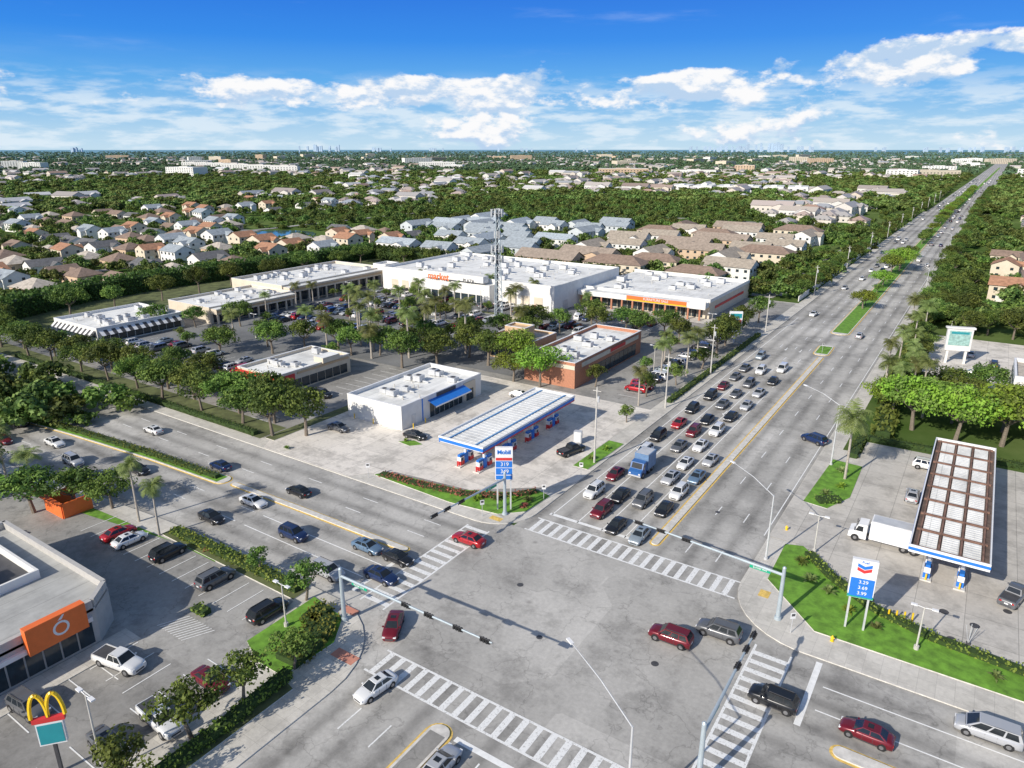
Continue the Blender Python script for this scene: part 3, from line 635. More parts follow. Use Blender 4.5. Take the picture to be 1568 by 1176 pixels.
def house_mesh(w,d,h,wall,roof,kind,name='house'):
    b=MB(); b.box((0,0,h/2),(w,d,h),wall); rh=min(w,d)*.26; e=.5
    X,Y=w/2+e,d/2+e; z=h
    if kind=='hip':
        k=min(X,Y); A=[(-X,-Y,z),(X,-Y,z),(X,Y,z),(-X,Y,z)]
        r=[(-(X-k) ,0,z+rh),((X-k),0,z+rh)] if X>Y else [(0,-(Y-k),z+rh),(0,(Y-k),z+rh)]
        if X>=Y:
            b.poly([A[0],A[1],r[1],r[0]],roof);b.poly([A[1],A[2],r[1]],roof);b.poly([A[2],A[3],r[0],r[1]],roof);b.poly([A[3],A[0],r[0]],roof)
        else:
            b.poly([A[0],A[1],r[0]],roof);b.poly([A[1],A[2],r[1],r[0]],roof);b.poly([A[2],A[3],r[1]],roof);b.poly([A[3],A[0],r[0],r[1]],roof)
        b.poly(A[::-1],WALLW)
    else:
        b.poly([(-X,-Y,z),(X,-Y,z),(X,0,z+rh),(-X,0,z+rh)],roof);b.poly([(X,Y,z),(-X,Y,z),(-X,0,z+rh),(X,0,z+rh)],roof)
        for sx in (-1,1):
            x=sx*(w/2); b.poly([(x,-d/2,z),(x,d/2,z),(x,0,z+rh*.96)],wall)
        b.box((w*.22,-d/2-1.2,h*.45),(w*.36,2.8,h*.9),wall); gx0,gx1=w*.22-w*.21,w*.22+w*.21;gz=h*.9+.01
        b.poly([(gx0,-d/2-2.9,gz),(w*.22,-d/2-2.9,gz+rh*.7),(w*.22,0,gz+rh*.7),(gx0,-.5,gz)][::-1],roof)
        b.poly([(gx1,-d/2-2.9,gz),(w*.22,-d/2-2.9,gz+rh*.7),(w*.22,0,gz+rh*.7),(gx1,-.5,gz)],roof)
        b.poly([(gx0+.3,-d/2-2.6,gz),(gx1-.3,-d/2-2.6,gz),(w*.22,-d/2-2.6,gz+rh*.62)],wall)
    for fl in range(1 if h<4 else 2):
        zz=1.6+fl*2.8
        n=int(w/3.2)
        for i in range(n):
            x=-w/2+(i+.5)*w/n
            for sy in (-1,1): b.box((x,sy*(d/2),zz),(1.2,.08,1.1),GLASS)
        n=int(d/3.5)
        for i in range(n):
            y=-d/2+(i+.5)*d/n
            for sx in (-1,1): b.box((sx*(w/2),y,zz),(.08,1.2,1.1),GLASS)
    b.box((-w*.2,-d/2,1.1),(2.4,.12,2.2),WALLW)
    return b.mesh(name)
def rf(n,c): return simple(n,c,.9,.28,.8)
RB=rf('roof_brown',(.25,.18,.14));RG=rf('roof_slate',(.31,.35,.38));RT=rf('roof_terracotta',(.38,.20,.12));RL=rf('roof_pale',(.46,.41,.35));RD=rf('roof_dark',(.14,.14,.145))
WY=simple('wall_peach',(.58,.43,.30),.85,.08,.5);WG=simple('wall_greyblue',(.54,.58,.60),.85,.06,.5)
HT=[house_mesh(13,10,3.0,WALLC,RB,'gable'),house_mesh(14,11,3.2,WY,RL,'hip'),house_mesh(12,10,5.6,WALLC,RT,'gable'),house_mesh(14,10,3.1,WALLW,RD,'gable'),house_mesh(13,12,3.4,WY,RB,'hip'),house_mesh(13,10,5.4,WALLW,RG,'gable')]
TG=[house_mesh(20,10,5.6,WG,RG,'gable'),house_mesh(16,11,5.8,WALLW,RG,'gable'),house_mesh(22,10,5.6,WALLW,rf('roof_bluegrey',(.37,.42,.46)),'gable')]
TB=[house_mesh(24,11,5.6,WALLC,RB,'hip'),house_mesh(20,11,5.6,WALLW,rf('roof_taupe',(.36,.31,.25)),'gable'),house_mesh(28,12,5.4,WY,rf('roof_dust',(.32,.26,.21)),'gable')]
random.seed(3)
def zone(x0,x1,y0,y1,dx,dy,ms,name,rot=(0,),jit=2,skip=.1,z=.1):
    y=y0; r=0
    while y<y1:
        x=x0+(r%2)*dx*.3
        while x<x1:
            if R()>skip and math.hypot(x+365,y-285)>36:
                px,py=x+U(-jit,jit),y+U(-jit,jit)
                place(random.choice(ms),name,(px,py,z),math.radians(random.choice(rot)+U(-6,6)),U(.88,1.05)); HOUSES.append((px-7.5,px+7.5,py-6.5,py+6.5))
            x+=dx
        y+=dy;r+=1
zone(-460,-268,66,330,20,25,HT,'suburban_house',(0,180,90),2.5,.12)
zone(-640,-470,150,470,25,29,HT,'suburban_house',(0,180,90),4,.22)
zone(-300,-185,345,430,25,20,TG,'townhouse',(0,180,90),2,.12)
zone(-245,-185,268,330,24,20,TG,'townhouse',(0,90,180),2,.05)
zone(-160,-75,268,440,33,21,TB,'terraced_house',(0,180,0,90),2,.1)
zone(9,60,245,430,26,27,[HT[2],HT[0],TB[0]],'suburban_house',(0,90),2,.15)
def in_wedge(x,y,k=.92,o=60):
    f=-.5534*x+.8329*y; r=.8329*x+.5534*y
    return f>50 and abs(r)<k*f+o
m,nt,bs=new_mat('far_wall'); oi=nt.nodes.new('ShaderNodeObjectInfo'); cc=ramp(nt,oi.outputs['Random'],[(0,(.62,.61,.58)),(.4,(.60,.52,.43)),(.7,(.70,.70,.68)),(1,(.52,.46,.40))]); nt.links.new(cc,bs.inputs['Base Color']); FW=m
m,nt,bs=new_mat('far_roof'); oi=nt.nodes.new('ShaderNodeObjectInfo'); cc=ramp(nt,oi.outputs['Random'],[(0,(.28,.22,.19)),(.25,(.42,.40,.38)),(.42,(.36,.24,.18)),(.6,(.64,.64,.64)),(.8,(.44,.39,.34)),(1,(.30,.33,.37))]); nt.links.new(cc,bs.inputs['Base Color']); FR=m
fh_me=house_mesh(17,11,4.2,FW,FR,'hip','distant_house_unit')
fh2=house_mesh(28,12,7,FW,FR,'gable','distant_house_unit')
random.seed(12)
pts=[];pts2=[]
while len(pts)<2100:
    r=540+ (R()**1.35)*4600; a=math.radians(90+33.6+U(-42,42)); x,y=r*math.cos(a),r*math.sin(a)
    if -80<x<20 or (x>-470 and y<440 and x<130) or (x>-640 and y<470 and x<-470): continue
    if -460<x<-150 and 430<y<760: continue
    if math.sin(x*.006+1.3)+math.sin(y*.007+x*.003)>.5: continue
    q=(round(x/24)*24+U(-4,4),round(y/27)*27+U(-4,4),.1)
    (pts if R()<.82 else pts2).append(q)
HP=set((round(p[0]/24),round(p[1]/27)) for p in pts+pts2 if p[1]<1500)
mass('distant_houses',fh_me,'house_unit',pts,.75,1.15,True); mass('distant_houses',fh2,'house_unit',pts2,.75,1.15,True)
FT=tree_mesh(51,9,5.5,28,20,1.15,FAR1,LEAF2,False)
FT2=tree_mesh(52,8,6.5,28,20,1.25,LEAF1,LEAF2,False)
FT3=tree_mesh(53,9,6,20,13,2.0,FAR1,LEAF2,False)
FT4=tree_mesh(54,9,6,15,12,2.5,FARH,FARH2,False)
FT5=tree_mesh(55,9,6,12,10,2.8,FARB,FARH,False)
BR=[(-262,-46,68,256),(-50,-10,0,9000),(-60,70,70,140),(-10,14,150,235)]
A1=[];A2=[];A3=[]
for _ in range(13000):
    r=150+R()*640; a=math.radians(90+33.6+U(-46,46)); x,y=r*math.cos(a),r*math.sin(a)
    if inrect(x,y,BR) or inrect(x,y,HOUSES,.5) or math.hypot(x+365,y-285)<30: continue
    if not in_wedge(x,y): continue
    dens=.85 if (-460<x<-150 and 430<y<720) else .45
    if y<72: dens=.25 if x<-270 else 0
    if -262<x<-40 and y<440: dens=.5
    if dens<.8 and (round(x/24),round(y/27)) in HP and R()<.7: continue
    if R()<dens: (A1 if R()<.5 else A2).append((x,y,-.8 if dens>.8 else -1.6))
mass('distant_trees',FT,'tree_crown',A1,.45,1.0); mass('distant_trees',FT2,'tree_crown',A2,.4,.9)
A3b=[]
for _ in range(21000):
    r=700*(1+R()**1.6*5.5); a=math.radians(90+33.6+U(-45,45)); x,y=r*math.cos(a),r*math.sin(a)
    if -56<x-max(0,y-700)*.0073<-8: continue
    if (round(x/24),round(y/27)) in HP and R()<.6: continue
    (A3 if r<1700 else A3b).append((x,y,-1.9-1.2*min(1,r/3000)))
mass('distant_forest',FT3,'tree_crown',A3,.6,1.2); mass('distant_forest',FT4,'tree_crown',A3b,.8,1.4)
A4=[]
for _ in range(7000):
    r=3800+R()**1.3*11000; a=math.radians(90+33.6+U(-45,45)); x,y=r*math.cos(a),r*math.sin(a)
    A4.append((x,y,-6.5))
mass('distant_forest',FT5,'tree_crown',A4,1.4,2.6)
# --------------------------------------------------------------- commercial buildings
def acs(b,x0,x1,y0,y1,z,n,s=1.6):
    for _ in range(n):
        x,y=U(x0,x1),U(y0,y1);w,d,h=U(.8,1.3)*s,U(.7,1.1)*s,U(.5,.8)*s
        b.box((x,y,z+h/2+.15),(w,d,h),STEEL); b.cyl((x,y,z+h+.15),(x,y,z+h+.22),w*.28,w*.28,10,DGREY); b.box((x+w,y,z+.25),(w*.8,.3,.25),STEEL)
    for _ in range(n): 
        x,y=U(x0,x1),U(y0,y1); b.cyl((x,y,z),(x,y,z+.7),.12,.12,6,CONP)
def flatroof(b,x0,x1,y0,y1,h,wall,roof=ROOFW,par=.7,t=.3,z0=.15):
    b.prism(rect(x0,x1,y0,y1),z0,h-par,roof,wall)
    for q in ((x0,x1,y0,y0+t),(x0,x1,y1-t,y1),(x0,x0+t,y0+t,y1-t),(x1-t,x1,y0+t,y1-t)):
        b.box(((q[0]+q[1])/2,(q[2]+q[3])/2,h-par/2),(q[1]-q[0],q[3]-q[2],par),wall)
        b.box(((q[0]+q[1])/2,(q[2]+q[3])/2,h+.04),(q[1]-q[0]+.08,q[3]-q[2]+.08,.08),WP)
def storefront(b,x,y0,y1,z0,z1,n,side=1):
    for i in range(n):
        a=y0+(y1-y0)*i/n; c=y0+(y1-y0)*(i+1)/n
        b.box((x+side*.03,(a+c)/2,(z0+z1)/2),(.08,(c-a)-.18,z1-z0),GLASS)
def storefrontx(b,y,x0,x1,z0,z1,n):
    for i in range(n):
        a=x0+(x1-x0)*i/n; c=x0+(x1-x0)*(i+1)/n
        b.box(((a+c)/2,y-.03,(z0+z1)/2),((c-a)-.18,.08,z1-z0),GLASS)
random.seed(4)
e=empty('convenience_store')
b=MB(); flatroof(b,-99,-85,91,116,4.8,WALLW); acs(b,-97,-87,95,113,4.1,8); b.build('walls_and_roof',e)
b=MB(); b.box((-84.97,94.3,1.3),(.1,1.1,2.2),STEEL); storefront(b,-85,99,109.5,.3,3.1,7); b.box((-84.9,111.8,2.2),(.15,4,4),WALLC); storefront(b,-84.8,110.5,113,.3,2.6,2)
b.poly([(-85,98.5,3.9),(-83,98.5,3.1),(-83,110,3.1),(-85,110,3.9)],BLUE); b.poly([(-83,98.5,3.1),(-83,98.5,2.8),(-83,110,2.8),(-83,110,3.1)],WP); b.box((-85.0,96.9,2.5),(.2,.25,4.4),BLUE)
b.box((-83.9,104,.2),(2.2,13,.12),CONC); b.box((-84.93,104.2,4.3),(.1,6,.7),DGREY)
b.build('shopfront',e)
b=MB()
for x,y in ((-84,93),(-84,96.5),(-97,90.6),(-92,90.6)): b.cyl((x,y,.15),(x,y,1.2),.09,.09,8,YPL)
b.build('bollards',e)
def gas_canopy(name,x0,x1,y0,y1,h,style):
    e=empty(name); b=MB(); cx,cy=(x0+x1)/2,(y0+y1)/2; w,l=x1-x0,y1-y0
    if style==0:
        b.box((cx,cy,h-.45),(w,l,.7),WP,0,ROOFW)
        t=.12
        for X in (x0,x1): b.box((X,cy,h-.4),(t,l+t,.55),BLUE); b.box((X,cy,h+.05),(t*2,l+t*2,.30),WP); b.box((X,cy,h-.82),(t*1.2,l+t,.2),RED if X==x1 else BLUE)
        for Y in (y0,y1): b.box((cx,Y,h-.4),(w-t,t,.55),BLUE); b.box((cx,Y,h+.05),(w-t*2,t*2,.30),WP)
        n=int(l/1.0)
        for i in range(n): b.box((cx,y0+(i+.5)*l/n,h-.07),(w-.5,.12,.08),STEEL)
        for X in (-.30,.30): b.box((cx+X*w,cy,h+.02),(.22,l-.6,.16),simple('canopy_rail_blue',(.16,.36,.62),.6,.1))
    else:
        b.box((cx,cy,h-.6),(w,l,.5),RUST,0,simple('canopy_deck_dark',(.12,.085,.07),.9,.4,1))
        for X in (x0,x1): b.box((X,cy,h-.35),(.14,l+.14,.95),WP); 
        for Y in (y0,y1): b.box((cx,Y,h-.35),(w-.14,.14,.95),WP)
        b.box((cx,y0-.09,h-.35),(w+.2,.04,.35),BLUE); b.box((x0-.09,cy,h-.35),(.04,l,.30),BLUE)
        rows=8;cols=3
        for i in range(rows):
            for j in range(cols):
                a=x0+.7+(w-1.4)*j/cols; c=x0+.7+(w-1.4)*(j+1)/cols; d=y0+.6+(l-1.2)*i/rows; f=y0+.6+(l-1.2)*(i+1)/rows
                k=int((f-d)/.62)
                for q in range(k):
                    yy=d+.35+(f-d-.7)*(q+.5)/k
                    b.box(((a+c)/2,yy,h-.27),((c-a)-.45,(f-d-.7)/k*.78,.08),ROOFW)
        for i in range(rows+1): b.box((cx,y0+.6+(l-1.2)*i/rows,h-.22),(w-.6,.28,.22),RUST)
        for j in range(cols+1): b.box((x0+.7+(w-1.4)*j/cols,cy,h-.235),(.18,l-.6,.2),RUST)
    b.build('canopy_roof',e)
    c=MB(); n=4
    for i in range(n):
        y=y0+l*(i+.5)/n
        for X in (-.22,.22):
            x=cx+X*w; c.box((x,y,(h-.8)/2+.15),(.35,.35,h-1.0),WP)
            c.box((x,y,.26),(1.2,4.6,.2),KERB)
            for dy in (-1.3,1.3):
                c.box((x,y+dy,1.1),(.7,1.0,1.5),WP,0,DGREY); c.box((x,y+dy,.75),(.74,1.04,.7),RED if style==0 else BLUE); c.box((x,y+dy,2.05),(.5,1.05,.35),BLUE); c.box((x+.36,y+dy,1.4),(.02,.6,.5),DGREY); c.box((x-.36,y+dy,1.4),(.02,.6,.5),DGREY)
            c.box((x,y,1.2),(.5,.9,1.8),BLUE if style==0 else STEEL)
            c.cyl((x,y-2.2,.3),(x,y-2.2,1.2),.1,.1,8,YPL if style else RED)
    c.build('pumps_and_columns',e)
gas_canopy('gas_station_canopy',-69,-60.3,82.5,112,5.6,0)
gas_canopy('gas_station_canopy',-1.6,6.4,87,126,5.8,1)
e=empty('fast_food_restaurant')
b=MB(); flatroof(b,-133,-120,91,112,4.6,WALLC); acs(b,-131,-122,95,110,3.9,6); b.box((-119.9,93.4,3.4),(.2,4.6,1.3),RED); b.box((-126.5,90.9,3.0),(12.8,.2,2.4),RED); b.box((-133.2,91,2.3),(.5,.5,4.2),RED)
b.box((-119.9,104,3.9),(.16,15,.5),WALLT)
storefront(b,-120,93,111,.5,2.6,8); storefrontx(b,90.75,-131,-121.5,.5,1.7,4); b.box((-121,106,5),(3,5,1.2),WALLC,0,ROOFW); b.build('building',e)
e=empty('striped_awning_building')
b=MB(); flatroof(b,-217,-194,92,117,4.6,WALLW,ROOFW); acs(b,-214,-197,95,114,3.9,14,1.8)
for i in range(22):
    y=92.5+i*1.1; b.poly([(-194,y,3.8),(-192.4,y,2.6),(-192.4,y+1.1,2.6),(-194,y+1.1,3.8)],DGREY if i%2 else WP)
for i in range(20):
    x=-216.5+i*1.1; b.poly([(x,92,3.8),(x,90.6,2.6),(x+1.1,90.6,2.6),(x+1.1,92,3.8)],DGREY if i%2 else WP)
storefront(b,-194,93,116,.5,2.5,10); storefrontx(b,92,-216,-195,.5,2.5,9); b.build('building',e)
e=empty('auto_parts_store')
b=MB(); flatroof(b,-83,-70,130,165,6,BRICK,ROOFW,.8); acs(b,-81,-72,134,160,5.2,6,1.8)
b.box((-69.9,148,4.9),(.15,30,1.0),WALLC); storefront(b,-70,140,162,.5,3.4,9); b.box((-76,129.9,4.9),(12,.12,.9),WALLC); b.box((-69.8,151,5.0),(.2,8,.8),RED)
b.build('building',e)
e=empty('bank_building')
b=MB(); flatroof(b,-101,-88,141,153,5.5,WALLT,RL,.6); flatroof(b,-97.5,-91.5,143.5,148,8,WALLT,WALLT,.4,.3,4.9); storefrontx(b,141,-100,-89,.6,3,5); storefront(b,-88,142,152,.6,3,4)
b.build('building',e)
e=empty('supermarket')
b=MB(); b.prism(rect(-186,-112,193,240),.15,7.8,ROOFW,WALLW)
for q in ((-186,-112,193,193.4),(-186,-112,239.6,240),(-186,-185.6,193.4,239.6),(-112.4,-112,193.4,239.6)): b.box(((q[0]+q[1])/2,(q[2]+q[3])/2,8.25),(q[1]-q[0],q[3]-q[2],.9),WALLW)
acs(b,-182,-116,198,236,7.8,26,2.2)
b.box((-150,191.3,3.6),(30,3.2,6.9),WALLW,0,ROOFW); b.box((-150,189.66,1.9),(24,.1,3.1),GLASS); b.box((-150,190.5,9.4-.6),(26,3,2.2),WALLW)
for i in range(9): b.box((-163+i*3.25,189.5,1.9),(.35,.35,3.5),WALLW)
for x in (-180,-175,-170,-128,-123,-118): b.box((x,192.96,3),(3.2,.1,3),WALLC)
for y in (200,215,230): b.box((-111.96,y,1.8),(.1,3,3),STEEL)
b.build('building',e)
text('market',3.2,(-156,188.9,8.3),0,ORG,e,bold=.05); text('PLAZA',1.6,(-143,188.9,8.0),0,DGREY,e)
e=empty('retail_wing')
b=MB(); b.prism(rect(-111.9,-68,212,254),.15,5.2,ROOFW,WALLC)
for q in ((-111.9,-68,212,212.4),(-111.9,-68,253.6,254),(-68.4,-68,212.4,253.6)): b.box(((q[0]+q[1])/2,(q[2]+q[3])/2,5.7),(q[1]-q[0],q[3]-q[2],1.0),WALLW)
acs(b,-108,-72,218,250,5.2,14,2.2)
b.box((-90,210,4.6),(43.5,4,1.6),WALLW,0,ROOFW); storefrontx(b,212,-110,-70,.4,3.4,22)
for i in range(12): b.box((-110.5+i*3.7,208.4,2),(.5,.5,3.9),BRICK)
b.box((-84,207.9,4.7),(20,.15,1.5),ORG); b.box((-84,207.88,4.15),(20.1,.2,.3),YPL); b.box((-70.5,208,5.2),(5,.3,3),WALLW); b.box((-67.9,232,3.0),(.1,30,.8),RED)
b.build('building',e); text('FURNITURE SALE',1.1,(-84,207.75,4.85),0,WP,e)
e=empty('retail_arcade')
b=MB(); flatroof(b,-222,-195,154,203,6.5,WALLC,ROOFW,.9); flatroof(b,-211,-190,123,153.9,5.2,WALLC,ROOFW,.7); acs(b,-219,-198,158,200,5.6,16,2); acs(b,-208,-193,126,150,4.5,9,1.6)
b.box((-193.4,178.5,5.1),(3.2,48,1.8),WALLC,0,ROOFW); b.box((-188.6,138.5,4.0),(2.8,30,1.6),WALLC,0,ROOFW)
for i in range(13): b.box((-192.2,155+i*3.95,2.2),(.55,.55,4.2),WALLC)
for i in range(9): b.box((-187.6,124+i*3.6,1.8),(.5,.5,3.3),WALLC)
b.box((-191.77,178.5,5.1),(.06,48,.7),WALLT); b.box((-187.17,138.5,4.0),(.06,30,.6),WALLT)
storefront(b,-195,155,202,.4,3.6,20); storefront(b,-190,124,153,.4,3,14)
flatroof(b,-197,-190.5,199.5,207,8,WALLW,WALLW,.6)
b.build('building',e)
e=empty('burger_restaurant')
GW=simple('wall_warm_grey',(.46,.445,.42),.7,.08); 
b=MB(); 
pl=[(-98,2),(-73.5,2),(-71.5,4),(-71.5,28.5),(-74,31.2),(-98,31.2)]
b.prism(pl,.15,4.4,ROOFG,GW)
for i in range(6):
    a=Vector(pl[i]);c=Vector(pl[(i+1)%6]);d=(c-a);mid=(a+c)/2; n_=Vector((-d.y,d.x)).normalized()*.25; mid+=n_
    b.box((mid.x,mid.y,4.7),(d.length-.3,.5,1.2),GW,math.atan2(d.y,d.x)); 
for q in ((-96,-82,18,18.3),(-96,-82,27.7,28),(-96,-95.7,18.3,27.7),(-82.3,-82,18.3,27.7)): b.box(((q[0]+q[1])/2,(q[2]+q[3])/2,4.9),(q[1]-q[0],q[3]-q[2],1.1),WALLW)
b.box((-89,23,4.45),(13.3,9.3,.1),DGREY); acs(b,-94,-84,20,26,4.6,5,2); b.box((-78,12,5),(3,2,1),STEEL)
storefront(b,-71.5,5,28,.5,3.0,14); b.box((-71.35,16,3.4),(.4,24,.5),WP); 
b.build('building',e)
b=MB(); b.box((-71.0,24.5,4.6),(.9,5.6,2.9),ORG); b.build('sign_panel',e)
b=MB()
for k in range(20):
    a0,a1=2*math.pi*k/20,2*math.pi*(k+1)/20
    f=lambda a,r:(-70.53,24.8+math.cos(a)*r,4.6+math.sin(a)*r)
    b.poly([f(a0,.55),f(a0,.78),f(a1,.78),f(a1,.55)],WP)
b.poly([(-70.53,24.6,5.5),(-70.53,25.0,5.5),(-70.53,25.3,5.95),(-70.53,25.1,5.95)],WP)
b.build('ring_logo',e)
b=MB(); b.box((-71.2,13,4.6),(.6,1.0,1.0),ORG); b.box((-69.8,22,.22),(3,18,.12),CONC)
b.build('entrance',e)
b=MB(); b.box((-105,39.5,1.3),(5,.3,2.3),ORG); b.box((-102.5,41.5,1.3),(.3,4,2.3),ORG); b.box((-107.5,41.5,1.3),(.3,4,2.3),ORG); b.box((-105,39.2,2.5),(5.3,.8,.15),ORG); b.build('dumpster_enclosure')
e=empty('white_apartment_building'); b=MB(); flatroof(b,8.5,26,160,175,9,WALLW,RL); 
for k in range(4):
    for f in (1.8,4.8,7.2): b.box((8.45,162+k*3.6,f),(.1,1.6,1.3),GLASS); b.box((11+k*3.6,159.95,f),(1.6,.1,1.3),GLASS)
b.build('building',e)
b=MB(); b.box((0,0,2),(.5,.5,4),WALLW); b.box((4,0,2),(.5,.5,4),WALLW); b.box((2,0,6.2),(5.5,.9,5.4),WALLW); b.box((2,-.47,6.6),(4.6,.04,3.6),simple('sign_panel_pale',(.30,.48,.44),.6,.35,2)); b.box((2,0,9.1),(6.2,1.3,.4),WALLW); b.box((2,-.5,7.9),(3.8,.06,.5),TEALM); b.build('plaza_pylon_sign',None,False,(-4,198,0),.3)
b=MB(); b.box((0,0,1.8),(.4,.4,3.5),WALLW); b.box((0,0,6),(3.4,.6,5.5),WP); b.box((0,-.32,7.6),(3,.04,1.2),TEALM);b.box((0,-.32,6),(3,.04,1.0),RED);b.box((0,-.32,4.4),(3,.04,1.4),simple('sign_panel_yellow',(.7,.6,.2),.6,.1)); b.build('plaza_pylon_sign',None,False,(-53,188,.1),.5)
random.seed(31)
def apt(x,y,w,d,h,wall,roof,rz,name='apartment_building'):
    b=MB(); b.box((0,0,h/2),(w,d,h),wall,0,roof); n=int(w/6)
    for f in range(int(h/3.2)):
        for i in range(n): b.box((-w/2+(i+.5)*w/n,-d/2,1.8+f*3.2),(2.6,.1,1.5),GLASS)
    b.box((0,0,h+.5),(w*.3,d*.4,1),wall,0,roof); b.build(name,None,False,(x,y,0),rz)
for px in range(-1900,-1250,75): apt(px,1180+(px+1600)*-.3+U(-30,30),58,16,15,WALLW,RB,.5)
apt(-655,1400,100,40,12,WY,ROOFW,.5,'commercial_building'); apt(-540,1500,90,60,9,WALLW,RL,.3,'commercial_building')
for i in range(6): apt(-330+i*26,880+i*7,22,45,8,WALLW,ROOFW,.2,'warehouse_building')
for _ in range(40):
    a=math.radians(90+33.6+U(-36,36)); r=U(1500,5000); apt(r*math.cos(a),r*math.sin(a),U(40,110),U(18,40),U(10,24),random.choice((WALLW,WALLC,WY)),random.choice((ROOFW,RL,RB)),U(0,1.5),'distant_building')
for _ in range(20):
    y=U(1300,4300); apt(random.choice((-110,-150,70,110))+U(-30,20)+(y-700)*.0073,y,U(40,80),30,U(8,16),WALLW,ROOFW,0,'distant_building')
HAZ=simple('haze_facade',(.42,.52,.62),.9,.12,.004); b=MB()  # skyline colour carries the blue of distant haze, painted in
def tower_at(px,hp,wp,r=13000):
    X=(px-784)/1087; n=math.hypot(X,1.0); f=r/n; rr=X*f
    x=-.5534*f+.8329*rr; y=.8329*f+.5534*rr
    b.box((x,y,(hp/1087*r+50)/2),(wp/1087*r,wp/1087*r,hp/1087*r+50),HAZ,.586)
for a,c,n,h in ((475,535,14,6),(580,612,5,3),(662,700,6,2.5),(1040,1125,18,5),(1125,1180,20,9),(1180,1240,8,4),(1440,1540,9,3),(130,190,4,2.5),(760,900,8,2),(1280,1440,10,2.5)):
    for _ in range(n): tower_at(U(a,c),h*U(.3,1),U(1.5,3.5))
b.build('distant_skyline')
# --------------------------------------------------------------- street furniture
def signal(name,base,tip,n,h=6.0,sign=True):
    e=empty(name); bx,by=base; tx,ty=tip; b=MB()
    b.cyl((bx,by,.15),(bx,by,.5),.42,.36,12,GALV); b.cyl((bx,by,.5),(bx,by,h+.7),.26,.19,12,GALV); b.cyl((bx,by,h+.7),(bx,by,h+.85),.22,.1,12,GALV)
    b.cyl((bx,by,h-.2),(tx,ty,h+.45),.17,.08,10,GALV); b.build('mast_and_arm',e)
    d=Vector((tx-bx,ty-by)); L=d.length; d/=L; rz=math.atan2(d.y,d.x); s=MB()
    fr=[.96,.80,.62,.47][:n]
    for f in fr:
        x,y=bx+d.x*L*f,by+d.y*L*f; z=h-.2+.65*f
        s.box((x,y,z-.05),(1.05,.26,.34),BLK,rz); s.box((x,y,z-.05),(1.25,.05,.50),DGREY,rz)
        nrm=Vector((-d.y,d.x))
        for k,mt in ((-.34,RED),(0,YPL),(.34,GRN)):
            for q in (1,-1):
                c=Vector((x,y))+d*k+nrm*.13*q; s.cyl((c.x,c.y,z-.05),(c.x+nrm.x*.12*q,c.y+nrm.y*.12*q,z-.05),.13,.13,8,BLK)
    s.build('signal_heads',e)
    if sign:
        g=MB(); f=.14 if L>16 else .2; x,y=bx+d.x*L*f,by+d.y*L*f; g.box((x,y,h-.35),(2.3,.06,.5),GRN,rz); g.build('street_name_plate',e)
        text('Sunset Ave',.34,(x,y-.06 if abs(d.x)>.5 else y,h-.35),0 if abs(d.x)>.5 else math.pi/2,WP,e)
signal('traffic_signal_mast',(-52.6,45.4),(-32,44.8),4)
signal('traffic_signal_mast',(-12.4,72.3),(-30.6,73.2),3)
signal('traffic_signal_mast',(-51.2,75.2),(-52,60),3)
signal('traffic_signal_mast',(-12.2,46),(-12.1,60),3)
def lamp(x,y,tx,ty,h,mat=STEEL):
    b=MB(); b.cyl((x,y,.1),(x,y,h),.14,.08,10,mat); b.cyl((x,y,.1),(x,y,.45),.26,.24,10,mat)
    pm=Vector((x+(tx-x)*.5,y+(ty-y)*.5,h+.75)); b.cyl((x,y,h-.1),pm,.06,.05,8,mat); b.cyl(pm,(tx,ty,h+1.0),.05,.04,8,mat)
    d=Vector((tx-x,ty-y)).normalized(); b.box((tx+d.x*.35,ty+d.y*.35,h+1.0),(.8,.3,.14),WP,math.atan2(d.y,d.x)); b.build('street_lamp',None,False)
lamp(-15.7,39.7,-23.3,44.2,9.6); lamp(-16.8,84,-23.2,88.6,9.2); lamp(-15.5,119,-21.5,123,10.8)
for y in (300,430,560,700): lamp(-16.5,y,-20,y+1,8.5)
def pole(x,y,h,wires=False):
    b=MB(); b.cyl((x,y,.1),(x,y,h),.18,.11,8,CONP); b.box((x,y,h-.7),(1.5,.1,.1),CONP); b.cyl((x+.3,y,h-2.6),(x+.3,y,h-1.6),.18,.18,8,STEEL); b.build('utility_pole')
pole(-48.6,98,13.6); pole(-49,130,11.5); pole(-48.8,157,12)
for y in range(205,900,64): pole(-49,y,11)
def lotlamp(x,y,h,heads=2,name='parking_lot_lamp'):
    b=MB(); b.cyl((x,y,.1),(x,y,h),.10,.07,8,CONP); b.cyl((x,y,.1),(x,y,.7),.25,.25,10,CONP)
    for k in range(heads):
        s=1 if k==0 else -1; b.cyl((x,y,h-.1),(x+s*.8,y,h),.04,.04,6,WP); b.box((x+s*.95,y,h),(.6,.35,.12),WP)
    b.build(name)
for x,y,h in ((-12,89,5.6),(1,75,5.4),(-57,41,5.6),(-54.2,19.6,8.4),(-150,148,8),(-175,165,8),(-130,178,8),(-165,120,7),(-60,150,7),(-60,190,7)): lotlamp(x,y,h)
e=empty('cell_tower',(-118,170,.1)); b=MB(); H=33.5
def leg(k,z): 
    r=1.5-1.0*z/H; a=k*2*math.pi/3+.4; return Vector((math.cos(a)*r,math.sin(a)*r,z))
N_=16
for i in range(N_):
    z0,z1=H*i/N_,H*(i+1)/N_
    for k in range(3):
        b.cyl(leg(k,z0),leg(k,z1),.13,.13,6,GALV,False); b.cyl(leg(k,z0),leg((k+1)%3,z1),.06,.06,4,GALV,False); b.cyl(leg((k+1)%3,z0),leg(k,z1),.06,.06,4,GALV,False); b.cyl(leg(k,z1),leg((k+1)%3,z1),.06,.06,4,GALV,False)
